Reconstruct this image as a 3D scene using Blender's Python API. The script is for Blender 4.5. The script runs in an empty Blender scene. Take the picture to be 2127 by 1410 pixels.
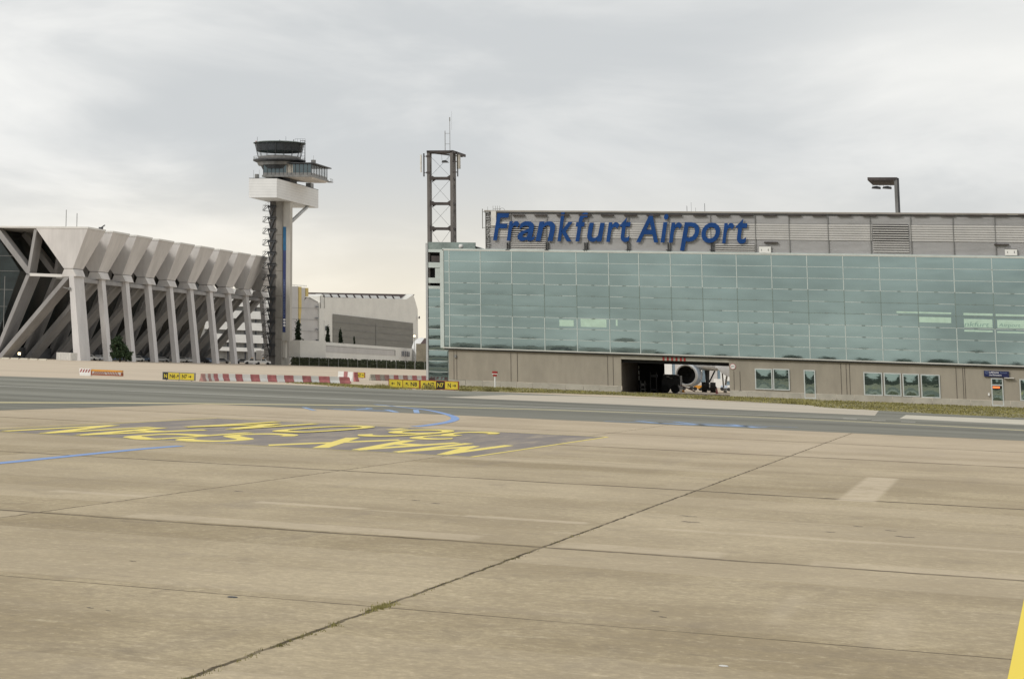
import bpy, bmesh, math, random
from mathutils import Vector, Matrix
R = math.radians
random.seed(7)
scene = bpy.context.scene
col = scene.collection

# ------------------------------------------------------------------ camera
# full-size photo frame 2127 x 1410; the photo is an off-centre crop, hence the lens shift
W0, H0 = 2127.0, 1410.0
FP, PX, PY = 4600.842931522359, -139.93614057808733, -133.41879112321652
M0 = ((0.9039463690792084, 0.4262830505580313, 0.034113379126883864),
      (-0.04669871423588228, 0.17768906276225904, -0.9829780399700623),
      (-0.4250884518747022, 0.8869663791720681, 0.1805282534706413))
CAMH = 3.7
cam_d = bpy.data.cameras.new('camera'); cam = bpy.data.objects.new('camera', cam_d); col.objects.link(cam)
cam_d.sensor_fit = 'HORIZONTAL'; cam_d.sensor_width = 36.0
cam_d.lens = 36.0 * FP / W0
cam_d.shift_x = (W0 / 2 - PX) / W0
cam_d.shift_y = -(H0 / 2 - PY) / W0
cam_d.clip_start = 0.5; cam_d.clip_end = 12000
mw = Matrix(((M0[0][0], -M0[1][0], -M0[2][0], 0), (M0[0][1], -M0[1][1], -M0[2][1], 0),
             (M0[0][2], -M0[1][2], -M0[2][2], CAMH), (0, 0, 0, 1)))
cam.matrix_world = mw
scene.camera = cam

def ray(u, v):
    a, b = (u - PX) / FP, (v - PY) / FP
    return tuple(M0[0][i] * a + M0[1][i] * b + M0[2][i] for i in range(3))
def onZ(u, v, z=0.0):
    d = ray(u, v); t = (z - CAMH) / d[2]; return Vector((d[0] * t, d[1] * t, z))
def onY(u, v, Y):
    d = ray(u, v); t = Y / d[1]; return Vector((d[0] * t, Y, CAMH + d[2] * t))
def onX(u, v, X):
    d = ray(u, v); t = X / d[0]; return Vector((X, d[1] * t, CAMH + d[2] * t))
def onP(u, v, A, B):
    "vertical plane through ground points A, B"
    n = Vector((B[1] - A[1], A[0] - B[0], 0)); d = Vector(ray(u, v))
    t = (n.x * A[0] + n.y * A[1]) / (n.x * d.x + n.y * d.y)
    return Vector((d.x * t, d.y * t, CAMH + d.z * t))

# ------------------------------------------------------------------ world, sun, exposure
SUN_EL, SUN_ROT = R(34), R(212)          # sun behind the thin cloud, from behind-left of the camera
world = bpy.data.worlds.new("World"); scene.world = world; world.use_nodes = True
nt = world.node_tree; nt.nodes.clear()
def N(t, **k):
    n = nt.nodes.new(t)
    for a, b in k.items(): setattr(n, a, b)
    return n
def math_(op, a, b=None, c=None, clamp=False):
    n = nt.nodes.new('ShaderNodeMath'); n.operation = op; n.use_clamp = clamp
    for i, x in enumerate((a, b, c)):
        if x is None: continue
        if isinstance(x, (int, float)): n.inputs[i].default_value = x
        else: nt.links.new(x, n.inputs[i])
    return n.outputs[0]
def mixc(f, a, b, mode='MIX'):
    n = nt.nodes.new('ShaderNodeMix'); n.data_type = 'RGBA'; n.blend_type = mode
    for i, x in ((0, f), (6, a), (7, b)):
        if isinstance(x, (int, float)): n.inputs[i].default_value = x
        elif isinstance(x, tuple): n.inputs[i].default_value = (*x, 1) if len(x) == 3 else x
        else: nt.links.new(x, n.inputs[i])
    return n.outputs[2]
def smooth(x, lo, hi, out0=0.0, out1=1.0):
    n = nt.nodes.new('ShaderNodeMapRange'); n.interpolation_type = 'SMOOTHSTEP'
    nt.links.new(x, n.inputs[0])
    for i, val in enumerate((lo, hi, out0, out1)): n.inputs[i + 1].default_value = val
    return n.outputs[0]
tc = N('ShaderNodeTexCoord'); sep = N('ShaderNodeSeparateXYZ'); nt.links.new(tc.outputs['Generated'], sep.inputs[0])
dx, dy, dz = sep.outputs
el = math_('MAXIMUM', dz, 0.0)
den = math_('ADD', el, 0.24)
cx = math_('DIVIDE', dx, den); cy = math_('DIVIDE', dy, den)
comb = N('ShaderNodeCombineXYZ'); nt.links.new(cx, comb.inputs[0]); nt.links.new(cy, comb.inputs[1])
def wnoise(scale, detail, rough, off, dist=0.0):
    mp = N('ShaderNodeMapping'); mp.inputs['Location'].default_value = off
    nt.links.new(comb.outputs[0], mp.inputs[0])
    n = N('ShaderNodeTexNoise'); n.inputs['Scale'].default_value = scale; n.inputs['Detail'].default_value = detail
    n.inputs['Roughness'].default_value = rough; n.inputs['Distortion'].default_value = dist
    nt.links.new(mp.outputs[0], n.inputs['Vector']); return n.outputs['Fac']
big = smooth(wnoise(0.95, 3, 0.5, (3.1, 0.7, 0)), 0.36, 0.64)
mid = smooth(wnoise(2.3, 5, 0.55, (8.0, 2.0, 0), 0.5), 0.34, 0.68)
fine = wnoise(6.5, 6, 0.6, (1.0, 5.0, 0), 0.3)
den_ = math_('ADD', math_('MULTIPLY', big, 0.5), math_('ADD', math_('MULTIPLY', mid, 0.35), math_('MULTIPLY', fine, 0.15)))
cloud = mixc(smooth(den_, 0.12, 0.88), (0.605, 0.625, 0.635), (0.93, 0.925, 0.90))
# warm light under the far edge of the cloud deck, strongest towards the left of the frame
az = math_('ARCTAN2', dx, dy)
warm_h = smooth(el, 0.0, 0.095, 1.0, 0.0)
warm_a = smooth(math_('ABSOLUTE', math_('ADD', az, 0.24)), 0.0, 0.30, 1.0, 0.35)
cloud = mixc(math_('MULTIPLY', math_('MULTIPLY', warm_h, warm_a), 0.8), cloud, (0.98, 0.88, 0.69))
# a brighter thinning of the deck to the right, higher up
br = math_('MULTIPLY', smooth(math_('ABSOLUTE', math_('ADD', az, -0.01)), 0.0, 0.13, 1.0, 0.0),
           smooth(math_('ABSOLUTE', math_('ADD', el, -0.128)), 0.0, 0.045, 1.0, 0.0))
cloud = mixc(math_('MULTIPLY', br, 0.6), cloud, (0.95, 0.94, 0.90))
sky = N('ShaderNodeTexSky'); sky.sky_type = 'NISHITA'; sky.sun_disc = False
sky.sun_elevation = SUN_EL; sky.sun_rotation = SUN_ROT
bg1 = N('ShaderNodeBackground'); nt.links.new(sky.outputs[0], bg1.inputs[0]); bg1.inputs[1].default_value = 0.05
bg2 = N('ShaderNodeBackground'); nt.links.new(cloud, bg2.inputs[0]); bg2.inputs[1].default_value = 1.0
mixs = N('ShaderNodeMixShader'); mixs.inputs[0].default_value = 0.95
nt.links.new(bg1.outputs[0], mixs.inputs[1]); nt.links.new(bg2.outputs[0], mixs.inputs[2])
wo = N('ShaderNodeOutputWorld'); nt.links.new(mixs.outputs[0], wo.inputs[0])

sd = bpy.data.lights.new('sun', 'SUN'); so = bpy.data.objects.new('sun', sd); col.objects.link(so)
sd.energy = 1.5; sd.angle = R(14); sd.color = (1.0, 0.95, 0.87)
so.rotation_euler = (R(90) - SUN_EL, 0, -SUN_ROT + math.pi)
sdir = Vector((math.sin(SUN_ROT) * math.cos(SUN_EL), math.cos(SUN_ROT) * math.cos(SUN_EL), math.sin(SUN_EL)))
so.rotation_euler = sdir.to_track_quat('Z', 'Y').to_euler()

vs = scene.view_settings
vs.view_transform = 'Standard'; vs.look = 'None'; vs.exposure = 0.10; vs.gamma = 1.0
scene.cycles.max_bounces = 6; scene.cycles.use_denoising = True
try: scene.cycles.denoiser = 'OPENIMAGEDENOISE'
except Exception: pass

# ------------------------------------------------------------------ materials
def srgb(r, g, b):
    f = lambda c: ((c / 255 + 0.055) / 1.055) ** 2.4 if c / 255 > 0.04045 else c / 255 / 12.92
    return (f(r), f(g), f(b))
def new_mat(name):
    m = bpy.data.materials.new(name); m.use_nodes = True
    return m, m.node_tree, m.node_tree.nodes['Principled BSDF']
class use:                                       # let the helpers above write into another tree
    def __init__(s, tree): s.t = tree
    def __enter__(s):
        global nt; s.o = nt; nt = s.t
    def __exit__(s, *a):
        global nt; nt = s.o
def pos_noise(scale, detail=4, rough=0.55, stretch=(1, 1, 1), off=(0, 0, 0), dist=0.0):
    g = N('ShaderNodeNewGeometry'); mp = N('ShaderNodeMapping')
    mp.inputs['Scale'].default_value = stretch; mp.inputs['Location'].default_value = off
    nt.links.new(g.outputs['Position'], mp.inputs[0])
    n = N('ShaderNodeTexNoise'); n.inputs['Scale'].default_value = scale; n.inputs['Detail'].default_value = detail
    n.inputs['Roughness'].default_value = rough; n.inputs['Distortion'].default_value = dist
    nt.links.new(mp.outputs[0], n.inputs['Vector']); return n.outputs['Fac']
def mk(name, c, rough=0.7, metal=0.0, var=0.18, scale=0.6, stretch=(1, 1, 1), bump=0.0, spec=0.4, fine=0.5):
    m, t, p = new_mat(name)
    with use(t):
        a = pos_noise(scale, 5, 0.6, stretch); b = pos_noise(scale * 7, 3, 0.6, stretch)
        f = math_('ADD', math_('MULTIPLY', a, 1 - fine * 0.5), math_('MULTIPLY', b, fine * 0.5))
        f = smooth(f, 0.3, 0.7)
        lo = tuple(x * (1 - var) for x in c); hi = tuple(min(1, x * (1 + var)) for x in c)
        nt.links.new(mixc(f, lo, hi), p.inputs['Base Color'])
        if bump:
            bn = N('ShaderNodeBump'); bn.inputs['Strength'].default_value = bump; bn.inputs['Distance'].default_value = 0.05
            nt.links.new(b, bn.inputs['Height']); nt.links.new(bn.outputs[0], p.inputs['Normal'])
    p.inputs['Roughness'].default_value = rough; p.inputs['Metallic'].default_value = metal
    p.inputs['Specular IOR Level'].default_value = spec
    return m

MT = {}
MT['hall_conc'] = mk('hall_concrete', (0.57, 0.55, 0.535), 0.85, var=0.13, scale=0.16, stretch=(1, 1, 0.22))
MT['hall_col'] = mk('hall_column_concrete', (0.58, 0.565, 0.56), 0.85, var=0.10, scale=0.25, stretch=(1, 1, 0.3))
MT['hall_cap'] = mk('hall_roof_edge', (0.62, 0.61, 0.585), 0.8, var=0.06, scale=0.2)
MT['hall_strut_shaded'] = mk('hall_shaded_strut_concrete', (0.29, 0.283, 0.28), 0.9, var=0.16, scale=0.2, stretch=(1, 1, 0.3))  # same concrete as the columns, darkened to put the interior shade into colour
MT['hall_dark'] = mk('hall_dark_glazing', (0.022, 0.032, 0.033), 0.25, var=0.35, scale=0.2)
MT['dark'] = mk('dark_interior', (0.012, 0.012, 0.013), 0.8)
MT['tw_conc'] = mk('tower_concrete', (0.225, 0.215, 0.195), 0.9, var=0.2, scale=0.18, stretch=(1, 1, 0.4))
MT['tw_conc_l'] = mk('tower_fin_concrete', (0.42, 0.405, 0.37), 0.9, var=0.12, scale=0.25, stretch=(1, 1, 0.3))
MT['white_clad'] = mk('white_cladding', (0.66, 0.665, 0.66), 0.55, var=0.05, scale=0.2)
MT['steel_dark'] = mk('dark_steel', (0.055, 0.058, 0.062), 0.55, metal=0.2, var=0.3, scale=1.0)
MT['steel_mid'] = mk('grey_painted_steel', (0.19, 0.19, 0.185), 0.5, metal=0.3, var=0.25, scale=0.8, stretch=(1, 1, 0.3))
MT['rust_dark'] = mk('weathered_mast_steel', (0.062, 0.052, 0.05), 0.65, metal=0.2, var=0.35, scale=0.7)
MT['mast_steel'] = mk('mast_leg_steel', (0.125, 0.115, 0.108), 0.6, metal=0.2, var=0.3, scale=0.5, stretch=(1, 1, 0.3))
MT['tw_soil_shade'] = mk('soiled_shaded_tower_concrete', (0.105, 0.10, 0.095), 0.9, var=0.4, scale=0.35, stretch=(1, 1, 0.5))  # dirt plus the stairs' shade, both put into the colour
MT['rail'] = mk('light_galvanised', (0.42, 0.43, 0.43), 0.5, metal=0.4, var=0.1)
MT['banner'] = mk('blue_banner', (0.025, 0.04, 0.13), 0.6, var=0.15)
MT['banner_hi'] = mk('teal_banner_top', (0.01, 0.10, 0.22), 0.6, var=0.15)
MT['white'] = mk('white_paint', (0.72, 0.72, 0.70), 0.5, var=0.06)
MT['offwhite'] = mk('soiled_white', (0.60, 0.585, 0.55), 0.7, var=0.16, scale=1.5)
MT['red'] = mk('red_plastic', (0.40, 0.14, 0.14), 0.6, var=0.25, scale=1.2)
MT['pink'] = mk('faded_red_plastic', (0.36, 0.20, 0.18), 0.7, var=0.25, scale=1.5)
MT['grey_pl'] = mk('grimy_plastic', (0.34, 0.32, 0.28), 0.8, var=0.25, scale=1.5)
MT['redpaint'] = mk('red_paint', (0.30, 0.025, 0.02), 0.5, var=0.2)
MT['yellow_sign'] = mk('sign_yellow', (0.56, 0.45, 0.035), 0.5, var=0.12, scale=1.0)
MT['black_sign'] = mk('sign_black', (0.010, 0.010, 0.011), 0.5, var=0.2)
MT['orange'] = mk('amber_paint', (0.60, 0.27, 0.03), 0.5, var=0.2)
MT['rustred'] = mk('brown_red_frame', (0.24, 0.06, 0.02), 0.6, var=0.2)
MT['letter_blue'] = mk('letter_blue', (0.010, 0.053, 0.195), 0.6, var=0.16, scale=0.4, spec=0.15)
MT['letter_side'] = mk('letter_side', (0.02, 0.035, 0.10), 0.5)
MT['metal_wall'] = mk('metal_cladding', (0.37, 0.368, 0.37), 0.6, metal=0.1, var=0.12, scale=0.08, stretch=(1, 1, 3))
MT['slat'] = mk('louvre_metal', (0.50, 0.49, 0.475), 0.55, metal=0.1, var=0.08, scale=0.2)
MT['fascia'] = mk('roof_fascia', (0.30, 0.28, 0.25), 0.5, metal=0.3, var=0.15, scale=0.3)
MT['mull_l'] = mk('mullion_light', (0.50, 0.555, 0.53), 0.4, metal=0.3, var=0.08)
MT['mull_d'] = mk('mullion_dull', (0.20, 0.255, 0.235), 0.4, metal=0.3, var=0.12)
MT['sill'] = mk('facade_sill', (0.50, 0.50, 0.46), 0.5, var=0.08)
MT['render'] = mk('beige_wall', (0.30, 0.272, 0.222), 0.85, var=0.13, scale=0.22, stretch=(1, 1, 0.35))
MT['plinth'] = mk('plinth_concrete', (0.35, 0.335, 0.285), 0.9, var=0.13, scale=0.5)
MT['joint'] = mk('wall_joint', (0.10, 0.085, 0.07), 0.9)
MT['frame'] = mk('window_frame', (0.50, 0.53, 0.52), 0.45, metal=0.2, var=0.08)
MT['parapet'] = mk('green_grey_panels', (0.22, 0.27, 0.255), 0.4, metal=0.3, var=0.3, scale=0.5)
MT['bld_white'] = mk('pale_render', (0.68, 0.67, 0.63), 0.8, var=0.06, scale=0.15)
MT['bld_grey'] = mk('pale_grey_panels', (0.50, 0.485, 0.47), 0.8, var=0.07, scale=0.15)
MT['bld_door'] = mk('grey_door_panels', (0.20, 0.195, 0.175), 0.7, var=0.1, scale=0.1, stretch=(1, 1, 4))
MT['roof_brown'] = mk('brown_roof', (0.10, 0.075, 0.075), 0.7, var=0.15)
MT['yellow_paint2'] = mk('yellow_facade', (0.55, 0.43, 0.16), 0.7, var=0.08)
MT['win_dark'] = mk('dark_window', (0.03, 0.035, 0.05), 0.15)
MT['leaf_d'] = mk('cypress_leaves', (0.018, 0.032, 0.014), 0.8, var=0.5, scale=3)
MT['leaf_m'] = mk('broad_leaves', (0.022, 0.042, 0.014), 0.75, var=0.5, scale=2)
MT['leaf_h'] = mk('hedge_leaves', (0.058, 0.068, 0.036), 0.8, var=0.45, scale=0.7)
MT['leaf_w'] = mk('forest_leaves', (0.035, 0.055, 0.022), 0.8, var=0.6, scale=0.08)
MT['bark'] = mk('bark', (0.06, 0.045, 0.03), 0.9, var=0.3, scale=3)
MT['blue_mark'] = None
MT['tyre'] = mk('tyre_rubber', (0.02, 0.02, 0.02), 0.8)
MT['carglass'] = mk('car_glass', (0.02, 0.025, 0.03), 0.08, spec=0.8)
MT['chrome'] = mk('lip_metal', (0.80, 0.80, 0.79), 0.4, metal=0.2, var=0.04)
MT['ac_white'] = mk('aircraft_white', (0.84, 0.84, 0.83), 0.3, var=0.05, scale=0.5)
MT['ac_grey'] = mk('aircraft_belly_grey', (0.42, 0.42, 0.40), 0.4, var=0.1, scale=0.5)
MT['ac_blue'] = mk('nacelle_blue', (0.50, 0.58, 0.68), 0.35, var=0.15, scale=0.9)
MT['strip_daylight'] = mk('pale_painted_daylight', (0.45, 0.60, 0.50), 0.3, var=0.1, scale=1.0)
MT['strip_ink'] = mk('faint_lettering', (0.20, 0.33, 0.29), 0.4)
MT['navy'] = mk('navy_sign', (0.008, 0.014, 0.075), 0.4)
MT['wt'] = mk('sign_white', (0.75, 0.75, 0.75), 0.5, var=0.03)
MT['wt_dim'] = mk('sign_dim_blue', (0.13, 0.17, 0.30), 0.5, var=0.03)
MT['silver'] = mk('silver_car', (0.40, 0.41, 0.42), 0.3, metal=0.4, var=0.04)
MT['carblack'] = mk('dark_car', (0.025, 0.028, 0.035), 0.25, var=0.1)
MT['carblue'] = mk('blue_grey_car', (0.10, 0.14, 0.20), 0.3, var=0.1)
MT['teal_wall'] = mk('hangar_blue_wall', (0.16, 0.22, 0.27), 0.6, var=0.35, scale=0.35)
MT['gravel'] = mk('brown_bank', (0.22, 0.20, 0.155), 0.9, var=0.2, scale=0.4)

def emit_mat(name, c, s):
    m, t, p = new_mat(name); p.inputs['Base Color'].default_value = (*c, 1)
    p.inputs['Emission Color'].default_value = (*c, 1); p.inputs['Emission Strength'].default_value = s; return m
MT['lampglow'] = emit_mat('lit_lamp', (1.0, 0.80, 0.45), 5.0)
MT['redglow'] = emit_mat('lit_red_display', (1.0, 0.16, 0.04), 1.3)

# glass of the big facade: coated, tinted, mirroring the sky
def glass_mat(name, c, metal, rough=0.03, var=0.12, wave=0.0):
    m, t, p = new_mat(name)
    with use(t):
        f = smooth(pos_noise(0.035, 4, 0.55, (1, 1, 2.2), (4, 0, 9)), 0.34, 0.68)  # broad patches painting uneven cloud reflections into the tint
        f2 = pos_noise(0.5, 3, 0.5)
        f = math_('ADD', math_('MULTIPLY', f, 0.8), math_('MULTIPLY', f2, 0.2))
        lo = tuple(x * (1 - var) for x in c); hi = tuple(x * (1 + var) for x in c)
        nt.links.new(mixc(f, lo, hi), p.inputs['Base Color'])
        if wave:
            bn = N('ShaderNodeBump'); bn.inputs['Strength'].default_value = wave; bn.inputs['Distance'].default_value = 0.02
            nt.links.new(pos_noise(0.9, 2, 0.5, (1, 1, 1.6)), bn.inputs['Height']); nt.links.new(bn.outputs[0], p.inputs['Normal'])
    p.inputs['Roughness'].default_value = rough; p.inputs['Metallic'].default_value = metal
    return m
MT['glass'] = glass_mat('facade_glass', (0.275, 0.358, 0.352), 0.93, wave=0.04, var=0.24)
MT['glass_win'] = glass_mat('window_glass', (0.27, 0.36, 0.34), 0.9, rough=0.02, wave=0.07)
MT['cabglass'] = glass_mat('cab_glass', (0.10, 0.13, 0.14), 0.6, rough=0.05)
def clear_glass(name, tint, a):
    m, t, p = new_mat(name); p.inputs['Base Color'].default_value = (*tint, 1)
    p.inputs['Roughness'].default_value = 0.05; p.inputs['Alpha'].default_value = a; return m
MT['cab_clear'] = clear_glass('cab_clear_glass', (0.10, 0.14, 0.14), 0.16)
MT['blind'] = mk('dark_blind', (0.022, 0.022, 0.030), 0.7)

# concrete apron: slabs, joints, cracks, stains
def apron_mat():
    m, t, p = new_mat('apron_concrete')
    with use(t):
        g = N('ShaderNodeNewGeometry'); s = N('ShaderNodeSeparateXYZ'); nt.links.new(g.outputs['Position'], s.inputs[0])
        x, y, _ = s.outputs
        base = mixc(smooth(pos_noise(0.16, 6, 0.62, (1, 0.6, 1)), 0.38, 0.62), (0.350, 0.282, 0.172), (0.520, 0.432, 0.280))
        st = smooth(pos_noise(0.5, 6, 0.65, (0.35, 1.5, 1), (5, 3, 0), 0.5), 0.42, 0.75)
        base = mixc(math_('MULTIPLY', st, 0.55), base, (0.30, 0.245, 0.17))
        dk = smooth(pos_noise(0.9, 7, 0.7, (0.6, 0.35, 1), (2, 13, 0), 0.8), 0.55, 0.74)
        base = mixc(math_('MULTIPLY', dk, 0.65), base, (0.19, 0.155, 0.11))
        lt = smooth(pos_noise(1.6, 5, 0.7, (0.4, 1, 1), (9, 1, 0)), 0.58, 0.75)
        base = mixc(math_('MULTIPLY', lt, 0.6), base, (0.64, 0.55, 0.39))
        sp = smooth(pos_noise(3.5, 5, 0.75, (0.35, 1.3, 1), (1, 7, 0), 0.6), 0.60, 0.72)
        base = mixc(math_('MULTIPLY', sp, 0.65), base, (0.16, 0.13, 0.092))
        g4 = pos_noise(4.5, 6, 0.8, (1, 0.7, 1), (6, 2, 0))
        base = mixc(smooth(g4, 0.40, 0.62, 0.38, 0.0), base, (0.21, 0.17, 0.115))
        base = mixc(smooth(g4, 0.55, 0.68, 0.0, 0.40), base, (0.66, 0.57, 0.43))
        tr = math_('MULTIPLY', smooth(pos_noise(0.55, 4, 0.6, (1.0, 0.06, 1), (2, 5, 0)), 0.54, 0.70), smooth(pos_noise(0.35, 3, 0.6, (1, .5, 1), (8, 5, 0)), 0.42, 0.6))
        base = mixc(math_('MULTIPLY', tr, 0.35), base, (0.20, 0.17, 0.14))
        gr = pos_noise(9.0, 3, 0.7)
        base = mixc(smooth(gr, 0.35, 0.65, 0.0, 0.42), base, (0.24, 0.195, 0.135))
        # paving lanes and slab-to-slab tint
        ly = math_('FLOOR', math_('DIVIDE', y, 4.39)); lx = math_('FLOOR', math_('DIVIDE', math_('ADD', x, 8.6), 11.2))
        cb = N('ShaderNodeCombineXYZ'); nt.links.new(ly, cb.inputs[0]); nt.links.new(lx, cb.inputs[1])
        wn = N('ShaderNodeTexWhiteNoise'); wn.noise_dimensions = '2D'; nt.links.new(cb.outputs[0], wn.inputs['Vector'])
        base = mixc(math_('MULTIPLY', wn.outputs['Value'], 0.30), base, (0.60, 0.51, 0.38))
        # the far apron is newer, paler concrete
        far = smooth(y, 200.0, 262.0)
        base = mixc(math_('MULTIPLY', far, 0.75), base, (0.60, 0.515, 0.41))
        fb = smooth(pos_noise(0.02, 6, 0.65, (0.6, 1.6, 1), (3, 2, 0)), 0.40, 0.62)
        base = mixc(math_('MULTIPLY', math_('MULTIPLY', far, fb), 0.45), base, (0.36, 0.305, 0.235))
        mid_ = smooth(y, 75.0, 130.0)
        base = mixc(math_('MULTIPLY', mid_, 0.35), base, (0.56, 0.465, 0.36))
        # joints
        wob = math_('MULTIPLY', math_('SUBTRACT', pos_noise(1.3, 4, 0.6), 0.5), 0.16)
        wob2 = math_('MULTIPLY', math_('SUBTRACT', pos_noise(0.6, 4, 0.6, (1, 0.4, 1), (3, 3, 3)), 0.5), 0.55)
        jm = None
        def line(co, at, w, strength, lo=None, hi=None, other=None, wb=wob):
            nonlocal jm
            d = math_('ABSOLUTE', math_('ADD', math_('SUBTRACT', co, at), wb))
            v = smooth(d, w * 0.45, w, strength, 0.0)
            if other is not None:
                v = math_('MULTIPLY', v, math_('MULTIPLY', smooth(other, lo - 0.01, lo, 0, 1), smooth(other, hi, hi + 0.01, 1, 0)))
            jm = v if jm is None else math_('MAXIMUM', jm, v)
        for xx in (-53.4, -42.2, -31.0, 2.6, 13.8, 25.0): line(x, xx, 0.05, 0.5, -50, 157, y)
        line(x, -19.82, 0.045, 0.85, -50, 157, y)
        line(x, -8.6, 0.05, 0.97, -50, 157, y)
        line(y, 34.45, 0.06, 0.8, -60, 40, x, math_('MULTIPLY', wob, 0.5))
        line(y, 47.9, 0.22, 0.75, -60, 40, x, wob2)
        line(y, 60.9, 0.12, 0.2, -60, 40, x, wob2)
        line(y, 74.0, 0.26, 0.92, -60, 40, x, wob2)
        line(y, 91.0, 0.3, 0.22, -18.5, 40, x, wob2)
        line(y, 109.0, 0.42, 0.8, -60, 40, x, wob2)
        line(y, 132.0, 0.55, 0.55, -60, 40, x, wob2)
        jm = math_('MULTIPLY', jm, smooth(pos_noise(0.45, 6, 0.7, (1, 1, 1), (4, 9, 0)), 0.28, 0.58, 0.45, 1.0))
        base = mixc(jm, base, (0.060, 0.045, 0.026))
        # pale filler strips beside the joints
        pj = None
        def pale(x0, x1, y0, y1, s_):
            nonlocal pj
            v = math_('MULTIPLY', math_('MULTIPLY', smooth(x, x0 - .12, x0 + .12), smooth(x, x1 - .12, x1 + .12, 1, 0)),
                      math_('MULTIPLY', smooth(y, y0 - .08, y0 + .08), smooth(y, y1 - .08, y1 + .08, 1, 0)))
            v = math_('MULTIPLY', v, math_('MULTIPLY', smooth(pos_noise(1.1, 6, 0.7, (1, .8, 1), (x0, 0, 0)), 0.22, 0.56), s_))
            pj = v if pj is None else math_('MAXIMUM', pj, v)
        pale(-22.5, -19.9, 55.0, 55.9, .6); pale(-17.2, -14.4, 55.7, 56.5, .75); pale(-14.4, -12.0, 55.6, 56.0, .5); pale(-11.9, -9.0, 55.6, 56.4, .75)
        pale(-7.4, 1.5, 55.4, 56.1, .55); pale(-18.0, -10.2, 48.3, 50.0, .55); pale(-8.4, -5.2, 48.3, 49.8, .6); pale(-3.5, 2.5, 48.0, 49.3, .45)
        pale(-4.5, -3.45, 73.2, 91.0, .95); pale(-1.9, -1.3, 34.5, 41.5, .22); pale(-3.35, -3.05, 36.5, 41.5, .28); pale(-9.8, 3, 74.5, 77.5, .2)
        base = mixc(math_('MULTIPLY', pj, 0.66), base, (0.60, 0.51, 0.38))
        nt.links.new(base, p.inputs['Base Color'])
        bn = N('ShaderNodeBump'); bn.inputs['Strength'].default_value = 0.35; bn.inputs['Distance'].default_value = 0.02
        nt.links.new(gr, bn.inputs['Height']); nt.links.new(bn.outputs[0], p.inputs['Normal'])
    p.inputs['Roughness'].default_value = 0.9; p.inputs['Specular IOR Level'].default_value = 0.15
    return m
def asphalt_mat():
    m, t, p = new_mat('taxiway_asphalt')
    with use(t):
        base = mixc(smooth(pos_noise(0.05, 5, 0.6, (0.25, 1.6, 1), (3, 1, 0)), 0.35, 0.65), (0.145, 0.143, 0.118), (0.235, 0.232, 0.198))
        b2 = smooth(pos_noise(0.09, 4, 0.6, (0.12, 1.2, 1), (8, 4, 0)), 0.5, 0.7)
        base = mixc(math_('MULTIPLY', b2, 0.5), base, (0.11, 0.108, 0.10))
        base = mixc(smooth(pos_noise(1.2, 6, 0.7, (0.4, 1, 1)), 0.4, 0.7, 0, 0.25), base, (0.30, 0.295, 0.25))
        nt.links.new(base, p.inputs['Base Color'])
    p.inputs['Roughness'].default_value = 0.9; p.inputs['Specular IOR Level'].default_value = 0.15
    return m
def worn(name, c, under, keep=0.5, scale=1.2, stretch=(1, .3, 1), soft=0.25):
    m, t, p = new_mat(name)
    with use(t):
        f = smooth(pos_noise(scale, 6, 0.7, stretch), keep - soft, keep + 0.02)
        nt.links.new(mixc(f, under, c), p.inputs['Base Color'])
    p.inputs['Roughness'].default_value = 0.75; p.inputs['Specular IOR Level'].default_value = 0.2
    return m
MT['apron'] = apron_mat(); MT['asphalt'] = asphalt_mat()
MT['conc_pale'] = mk('pale_concrete', (0.47, 0.42, 0.34), 0.9, var=0.14, scale=0.12, stretch=(0.3, 1.5, 1))
MT['kerbstone'] = mk('bright_concrete', (0.52, 0.485, 0.40), 0.9, var=0.08, scale=0.3)
MT['grass'] = mk('grass_ground', (0.215, 0.19, 0.09), 0.95, var=0.5, scale=0.12, stretch=(1, 1, 1))
MT['blade'] = mk('grass_blades', (0.215, 0.195, 0.07), 0.9, var=0.55, scale=0.16)
MT['panel_paint'] = worn('dark_marking_field', (0.215, 0.19, 0.175), (0.40, 0.335, 0.25), 0.56, 0.5, (2.0, .25, 1), 0.34)
MT['yl'] = worn('yellow_marking', (0.80, 0.66, 0.18), (0.58, 0.49, 0.24), 0.44, 1.5)
MT['yl_thin'] = worn('pale_yellow_line', (0.66, 0.58, 0.32), (0.46, 0.41, 0.28), 0.42, 0.3)
MT['yl_big'] = worn('bold_yellow_line', (0.82, 0.64, 0.09), (0.62, 0.50, 0.15), 0.30, 3.0)
MT['bl'] = worn('blue_marking', (0.22, 0.33, 0.58), (0.33, 0.34, 0.38), 0.42, 1.0)
MT['bl2'] = worn('worn_blue_marking', (0.26, 0.38, 0.60), (0.17, 0.20, 0.22), 0.50, 0.8, (.5, .5, 1))
MT['wl'] = worn('thin_white_line', (0.46, 0.45, 0.40), (0.32, 0.315, 0.28), 0.5, 0.1, (.5, 1, 1))

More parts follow.
